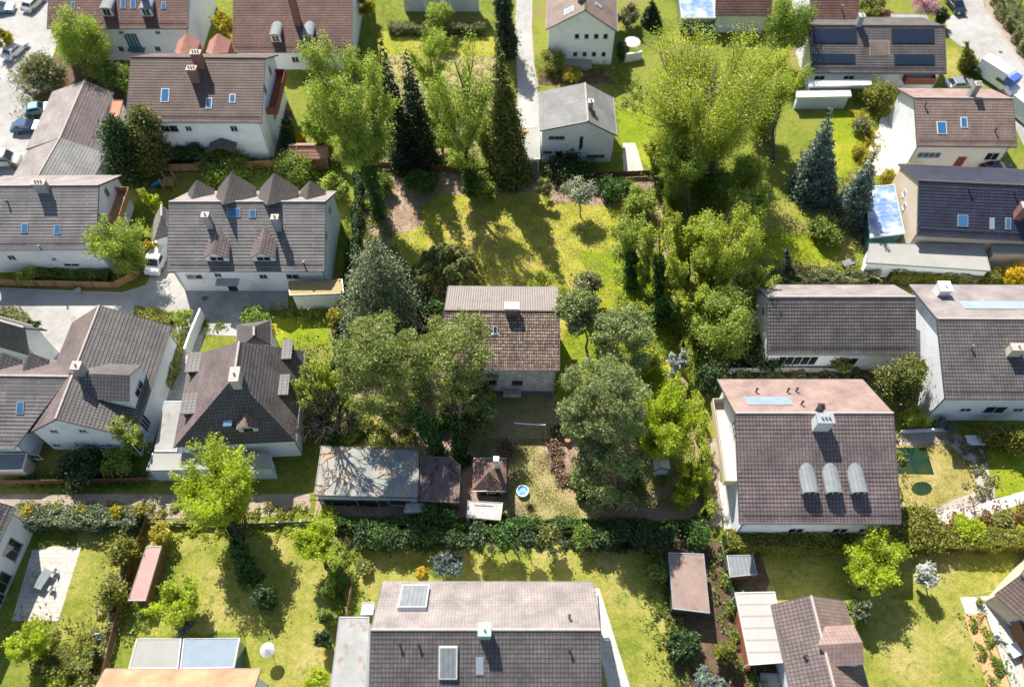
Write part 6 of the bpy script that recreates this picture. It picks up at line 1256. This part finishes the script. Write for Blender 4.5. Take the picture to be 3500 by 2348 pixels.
bush('lime shrub in front of the white wall at the left edge', 95, 940, 34, 30, 'leaf_lime', n=2600); hedge('low hedge inside the tan board fence', [(140, 945), (380, 955)], 1.5, .9, 'leaf_green', n=420)
T('broad', 'golden hedge plants at the end of the board fence', 515, 850, 26, 55, 1.6, 'leaf_yellow', 'garden_bush', n=3600, size=.17, k=10, trunk=.06)
T('broad', 'shrubs along the flat garage with the mossy roof', 880, 1090, 60, 32, 1.2, 'leaf_green', 'garden_bush', n=3600, size=.17, k=12, trunk=.07)
T('broad', 'yellow shrub left of the plot beside the bright lawn', 1145, 1090, 32, 50, 2.0, 'leaf_yellow', 'garden_bush', n=4000, size=.17, k=12, trunk=.07)
T('broad', 'dark green scrub behind the four dormer house', 1010, 575, 75, 38, 1.8, 'leaf_green', 'garden_bush', n=6500, size=.19, k=14, trunk=.08)
T('broad', 'light scrub between the red tiled shed and the plot', 1150, 640, 45, 55, 2.2, 'leaf_spring', 'garden_bush', n=5500, size=.19, k=12, trunk=.08)
T('broad', 'yellow green tree top at the very left edge of the street', 5, 130, 32, 60, 2.5, 'leaf_yellow', 'garden_bush', n=3000, size=.19, k=12, trunk=.08)
barebush('thin bare tree beside the parked cars on the left', 60, 590, 40, 4.5, 'bark', None, 'bare_tree', 30, 'tree')
# loose things nobody could count: grass tufts and fallen leaves of the plot
def scatter(name, px, n, mat, size, z=.05, seed=1, up=True):
    rn = np.random.default_rng(seed); P = np.array([tuple(G(*p).xy) for p in px]); lo, hi = P.min(0), P.max(0); q = rn.uniform(lo, hi, (n * 2, 2)); x, y = q[:, 0], q[:, 1]; ins = np.zeros(len(q), bool); j = len(P) - 1
    for i in range(len(P)):
        c = ((P[i, 1] > y) != (P[j, 1] > y)) & (x < (P[j, 0] - P[i, 0]) * (y - P[i, 1]) / (P[j, 1] - P[i, 1] + 1e-12) + P[i, 0]); ins ^= c; j = i
    q = q[ins]; cl = np.sin(q[:, 0] * 1.3) * np.sin(q[:, 1] * 1.7 + 1) + rn.normal(0, .5, len(q)); q = q[cl > -.2][:n]
    pts = np.concatenate([q, rn.uniform(.4, 1, (len(q), 1)) * z + .03], 1); ds = np.tile((0, 0, 1.6), (len(q), 1)).astype(float) if not up else rn.normal(0, 1, (len(q), 3)) * (1, 1, .2)
    return tag(leaf_mesh(name, pts, ds, size, mat, rn), kind='stuff')
PL = [(1250, 600), (2240, 620), (2330, 1250), (2410, 1770), (1090, 1500), (1200, 950)]
scatter('grass', [(1400, 700), (1900, 680), (2150, 760), (2300, 1150), (2000, 1280), (1500, 1000)], 26000, 'leaf_olive', .07, .07, 2)
scatter('grass', [(1600, 1500), (1900, 1500), (1990, 1780), (1730, 1780)], 12000, 'leaf_olive', .07, .08, 3)
scatter('fallen_leaves', PL, 14000, 'leaf_dead', .12, .05, 4, False)
scatter('undergrowth', [(1110, 1380), (1400, 1340), (1430, 1530), (1100, 1520)], 8000, 'leaf_olive', .16, .35, 5)
scatter('undergrowth', [(1180, 750), (1320, 750), (1420, 1000), (1480, 1250), (1150, 1350)], 12000, 'leaf_green', .17, .5, 6)
scatter('undergrowth', [(2080, 700), (2240, 640), (2330, 1200), (2390, 1700), (2150, 1750), (2120, 1300)], 16000, 'leaf_spring', .16, .5, 7)
def border(name, px, wm, n, mat, size, z, seed):      # low planting along a measured line, wm metres wide
    rn = np.random.default_rng(seed); P = [G(*p) for p in px]; Q = []
    for a, b in zip(P, P[1:]):
        L = (b - a).length; m_ = int(n * L); t = rn.uniform(0, 1, (m_, 1)); q = np.array(a) + np.array(b - a) * t; q += rn.normal(0, wm / 2, q.shape); Q.append(q)
    q = np.concatenate(Q); cl = np.sin(q[:, 0] * 1.9 + seed) * np.sin(q[:, 1] * 2.3) + .45 * np.sin(q[:, 0] * 5); keep = cl + rn.normal(0, .25, len(q)) > -.15; q = q[keep]; cl = cl[keep]
    q[:, 2] = .03 + z * np.clip(.35 + cl, .1, 1.3) * rn.uniform(0, 1, len(q)) ** .5
    return tag(leaf_mesh(name, q, rn.normal(0, 1, q.shape) + (0, 0, .8), size, mat, rn), kind='stuff')
for k, (px, wm, n, mt, z) in enumerate((
    ([(560, 400), (930, 590), (1180, 575)], 2.0, 220, 'leaf_green', .9), ([(330, 600), (560, 640)], 2.2, 220, 'leaf_deep', .8), ([(60, 230), (110, 350), (90, 420)], 1.6, 220, 'leaf_brownbush', 1.0),
    ([(1320, 210), (1500, 260), (1700, 240)], 5.0, 260, 'leaf_spring', .7), ([(1340, 330), (1560, 420), (1700, 520)], 5.0, 260, 'leaf_green', .7), ([(1330, 560), (1560, 560), (1740, 590)], 2.4, 320, 'leaf_green', 1.2),
    ([(1830, 250), (2100, 250)], 1.6, 220, 'leaf_olive', .8), ([(2120, 260), (2200, 330), (2130, 380)], 2.2, 200, 'leaf_green', .7), ([(2240, 610), (2400, 640), (2600, 620)], 3.4, 240, 'leaf_green', 1.1),
    ([(2380, 700), (2430, 1000), (2450, 1250)], 3.6, 260, 'leaf_green', 1.2), ([(2460, 930), (2700, 935), (2960, 930)], 1.8, 240, 'leaf_olive', .9), ([(2900, 620), (2930, 760), (2940, 860)], 1.8, 240, 'leaf_brownbush', .9),
    ([(2940, 390), (2980, 480), (2950, 600)], 1.4, 220, 'leaf_yellow', .6), ([(2480, 1290), (2800, 1282), (3100, 1290)], 1.2, 220, 'leaf_brownbush', .7), ([(3060, 1500), (3050, 1700), (3080, 1760)], 1.2, 220, 'leaf_olive', .6),
    ([(3230, 1500), (3330, 1560), (3370, 1640), (3330, 1710)], 1.6, 240, 'leaf_brownbush', .6), ([(3210, 1800), (3400, 1780), (3520, 1760)], 1.8, 260, 'leaf_rust', .6), ([(2460, 1890), (2480, 2000), (2540, 2250), (2580, 2360)], 1.6, 260, 'leaf_green', .9),
    ([(2240, 1880), (2260, 2080), (2330, 2330)], 2.2, 260, 'leaf_green', .9), ([(3330, 2110), (3420, 2340)], 1.2, 300, 'leaf_green', .5), ([(2900, 2040), (2920, 2160)], 1.2, 220, 'leaf_green', .5),
    ([(1180, 1860), (1180, 2040), (1140, 2100)], 1.8, 260, 'leaf_green', .8), ([(540, 1810), (800, 1815), (1060, 1805)], 1.2, 240, 'leaf_lime', .4), ([(420, 1850), (400, 2000), (350, 2200), (310, 2340)], 1.6, 260, 'leaf_brownbush', .8),
    ([(560, 1880), (520, 2060), (470, 2160)], 1.6, 240, 'leaf_spring', .6), ([(60, 2130), (200, 2180), (330, 2200)], 1.6, 240, 'leaf_olive', .7), ([(60, 1740), (500, 1745), (1050, 1750)], .9, 220, 'leaf_olive', .4),
    ([(60, 1645), (500, 1640)], 1.2, 220, 'leaf_ivy', .7), ([(650, 1120), (760, 1115)], 1.0, 200, 'leaf_green', .5), ([(860, 1070), (980, 1070), (1120, 1080)], 1.3, 240, 'leaf_spring', .6),
    ([(1040, 1180), (1100, 1300), (1060, 1480)], 2.2, 260, 'leaf_olive', .8), ([(1200, 1862), (1600, 1862), (2240, 1870)], .9, 200, 'leaf_deep', .6), ([(2140, 1800), (1700, 1798), (1150, 1796)], .8, 300, 'leaf_ivy', .9))):
    border('ground_cover', px, wm, n, mt, .16, z, 50 + k)
# ------------------------------------------------------------------ vehicles and garden things
V = vehicle
V('white car parked by the kerb at the left edge', 58, 182, 68, 'white_gloss')
V('silver car at the top of the street corner', 120, 22, 72, 'silver')
V('teal car cut by the top left corner', 8, 40, 5, 'car_teal')
V('blue car beside the long low outbuilding', 100, 445, 5, 'car_blue')
V('pale teal car under the end of the long outbuilding', 138, 385, 15, 'car_teal', L=4.0)
V('white van cut by the left edge near the courtyard', 15, 560, 2, 'white', 5.0, 1.9, 2.1, 'van', 'parked_van', 'van')
V('white van parked left of the four dormer house', 547, 895, -97, 'white_gloss', 4.9, 1.9, 1.95, 'van', 'parked_van', 'van')
V('white camper with a blue front panel on the right street', 3400, 285, -55, 'white', 6.6, 2.2, 2.9, 'camper', 'camper_van', 'camper')
V('long white camper behind the blue fronted one', 3510, 420, -62, 'white', 7.2, 2.3, 2.9, 'camper', 'camper_van', 'camper')
V('silver car on the drive behind the tan tiled house', 3275, 300, 5, 'silver')
V('navy car parked at the top of the right street', 3262, 30, -80, 'car_navy')
V('teal blue car at the left gable of the tan tiled house', 3098, 365, -72, 'car_teal', L=3.9)
V('dark car parked in front of the tan tiled house', 3400, 590, 3, 'car_navy')
V('blue and white van at the top right corner', 3560, 60, -55, 'white', 5.0, 1.9, 2.0, 'van', 'parked_van', 'van')
table('white patio table on the paved patio at the left', 158, 1985, 1.0, 2.0, -20, mat='metal_pale')
for k, (x, y, a, s) in enumerate(((128, 1960, 80, 'upper left'), (118, 2010, 80, 'lower left'), (192, 1955, -100, 'upper right'), (180, 2015, -100, 'lower right'))): chair(f'grey patio chair at the {s} side of the patio table', x, y, a, 'zinc', 'chairs around the patio table')
table('white garden bench table at the pond terrace', 3325, 1512, 2.0, 1.2, 0, .6, 'white')
table('white round looking table below the playing lawn', 3455, 2225, 1.2, 1.2, 20, .75, 'white')
chair('white chair on the wooden deck by the glazed gable', 3400, 2180, 30); chair('white chair left of the long brown fence', 345, 2180, 10)
table('white lounger on the terrace beside the tan tiled house', 3095, 440, .8, 2.0, 15, .4, 'white'); table('second white lounger below the first on the terrace', 3110, 490, .8, 1.9, 15, .4, 'white')
table('grey garden seat set at the end of the pale flat roof', 2895, 905, 1.6, .9, 20, .5, 'metal_pale')
def round_top(name, label, cat, cx, cy, R_, h_, mat, pole=True, dome=.3):
    g = G(cx, cy); r = thing(name, label, cat, tuple(g)); mb = MB(); N = 10
    for k in range(N):
        a, b = 2 * math.pi * k / N, 2 * math.pi * (k + 1) / N; mb.face([(R_ * math.cos(a), R_ * math.sin(a), h_), (R_ * math.cos(b), R_ * math.sin(b), h_), (0, 0, h_ + dome)], mat)
    mb.build('canopy', r); mb = MB(); mb.tube([(0, 0, 0), (0, 0, h_ + dome)], [.03, .03], 'silver', 6); mb.build('pole', r)
round_top('parasol', 'white round parasol on the lawn right of the orange roof', 'parasol', 932, 2235, .72, 2.0, 'canvas', dome=.5)
round_top('parasol', 'pale parasol standing on the white terrace at the tall gable', 'parasol', 2155, 185, 1.3, 2.2, 'canvas')
fence('white garden wall panel beside the tall gable', [(2135, 215), (2190, 205)], 1.6, 'white', 'garden_wall', 'white', .3, 'wall')
g = G(3335, 2050); 
for x, y, lb in ((3130, 400, 'upper white planter beside the tan tiled house'), (3128, 455, 'lower white planter beside the tan tiled house'), (3340, 2060, 'terracotta plant pot near the glazed gable')):
    g = G(x, y); r = thing('plant_pot', lb, 'planter', tuple(g)); mb = MB(); mb.tube([(0, 0, .04), (0, 0, .5)], [.2, .3], 'white' if 'white' in lb else 'terracotta', 10); mb.build('pot', r)
    rn = np.random.default_rng(x); p_ = rn.normal(0, .18, (120, 3)) + (0, 0, .7); leaf_mesh('plant', p_, rn.normal(0, 1, (120, 3)), .12, 'leaf_green', rn, r)
g = G(618, 1000); r = thing('round_planter', 'small grey tub on the courtyard pavement by the fence', 'planter', tuple(G(272, 1000))); mb = MB(); mb.tube([(0, 0, .04), (0, 0, .6), (0, 0, .61)], [.35, .42, .3], 'zinc', 12); mb.build('tub', r)
g = G(545, 630); r = thing('play_tower', 'blue and orange play tower behind the four dormer house', 'play tower', tuple(G(585, 640)))
for sx in (-.7, .7):
    for sy in (-.7, .7): mb = MB(); mb.box(sx - .06, sx + .06, sy - .06, sy + .06, 0, 2.4, 'wood_fence'); mb.build('post', r)
mb = MB(); mb.box(-.8, .8, -.8, .8, 1.1, 1.2, 'wood_fence'); mb.build('platform', r); mb = MB(); mb.face([(-.8, -.3, 1.15), (-1.4, -.3, 1.1), (-3.0, -.3, .1), (-3.0, .3, .1), (-1.4, .3, 1.1), (-.8, .3, 1.15)], 'playhouse_blue'); mb.face([(-.8, -.3, 1.05), (-3.0, -.3, .04), (-3.0, .3, .04), (-.8, .3, 1.05)], 'playhouse_blue'); mb.build('slide', r)
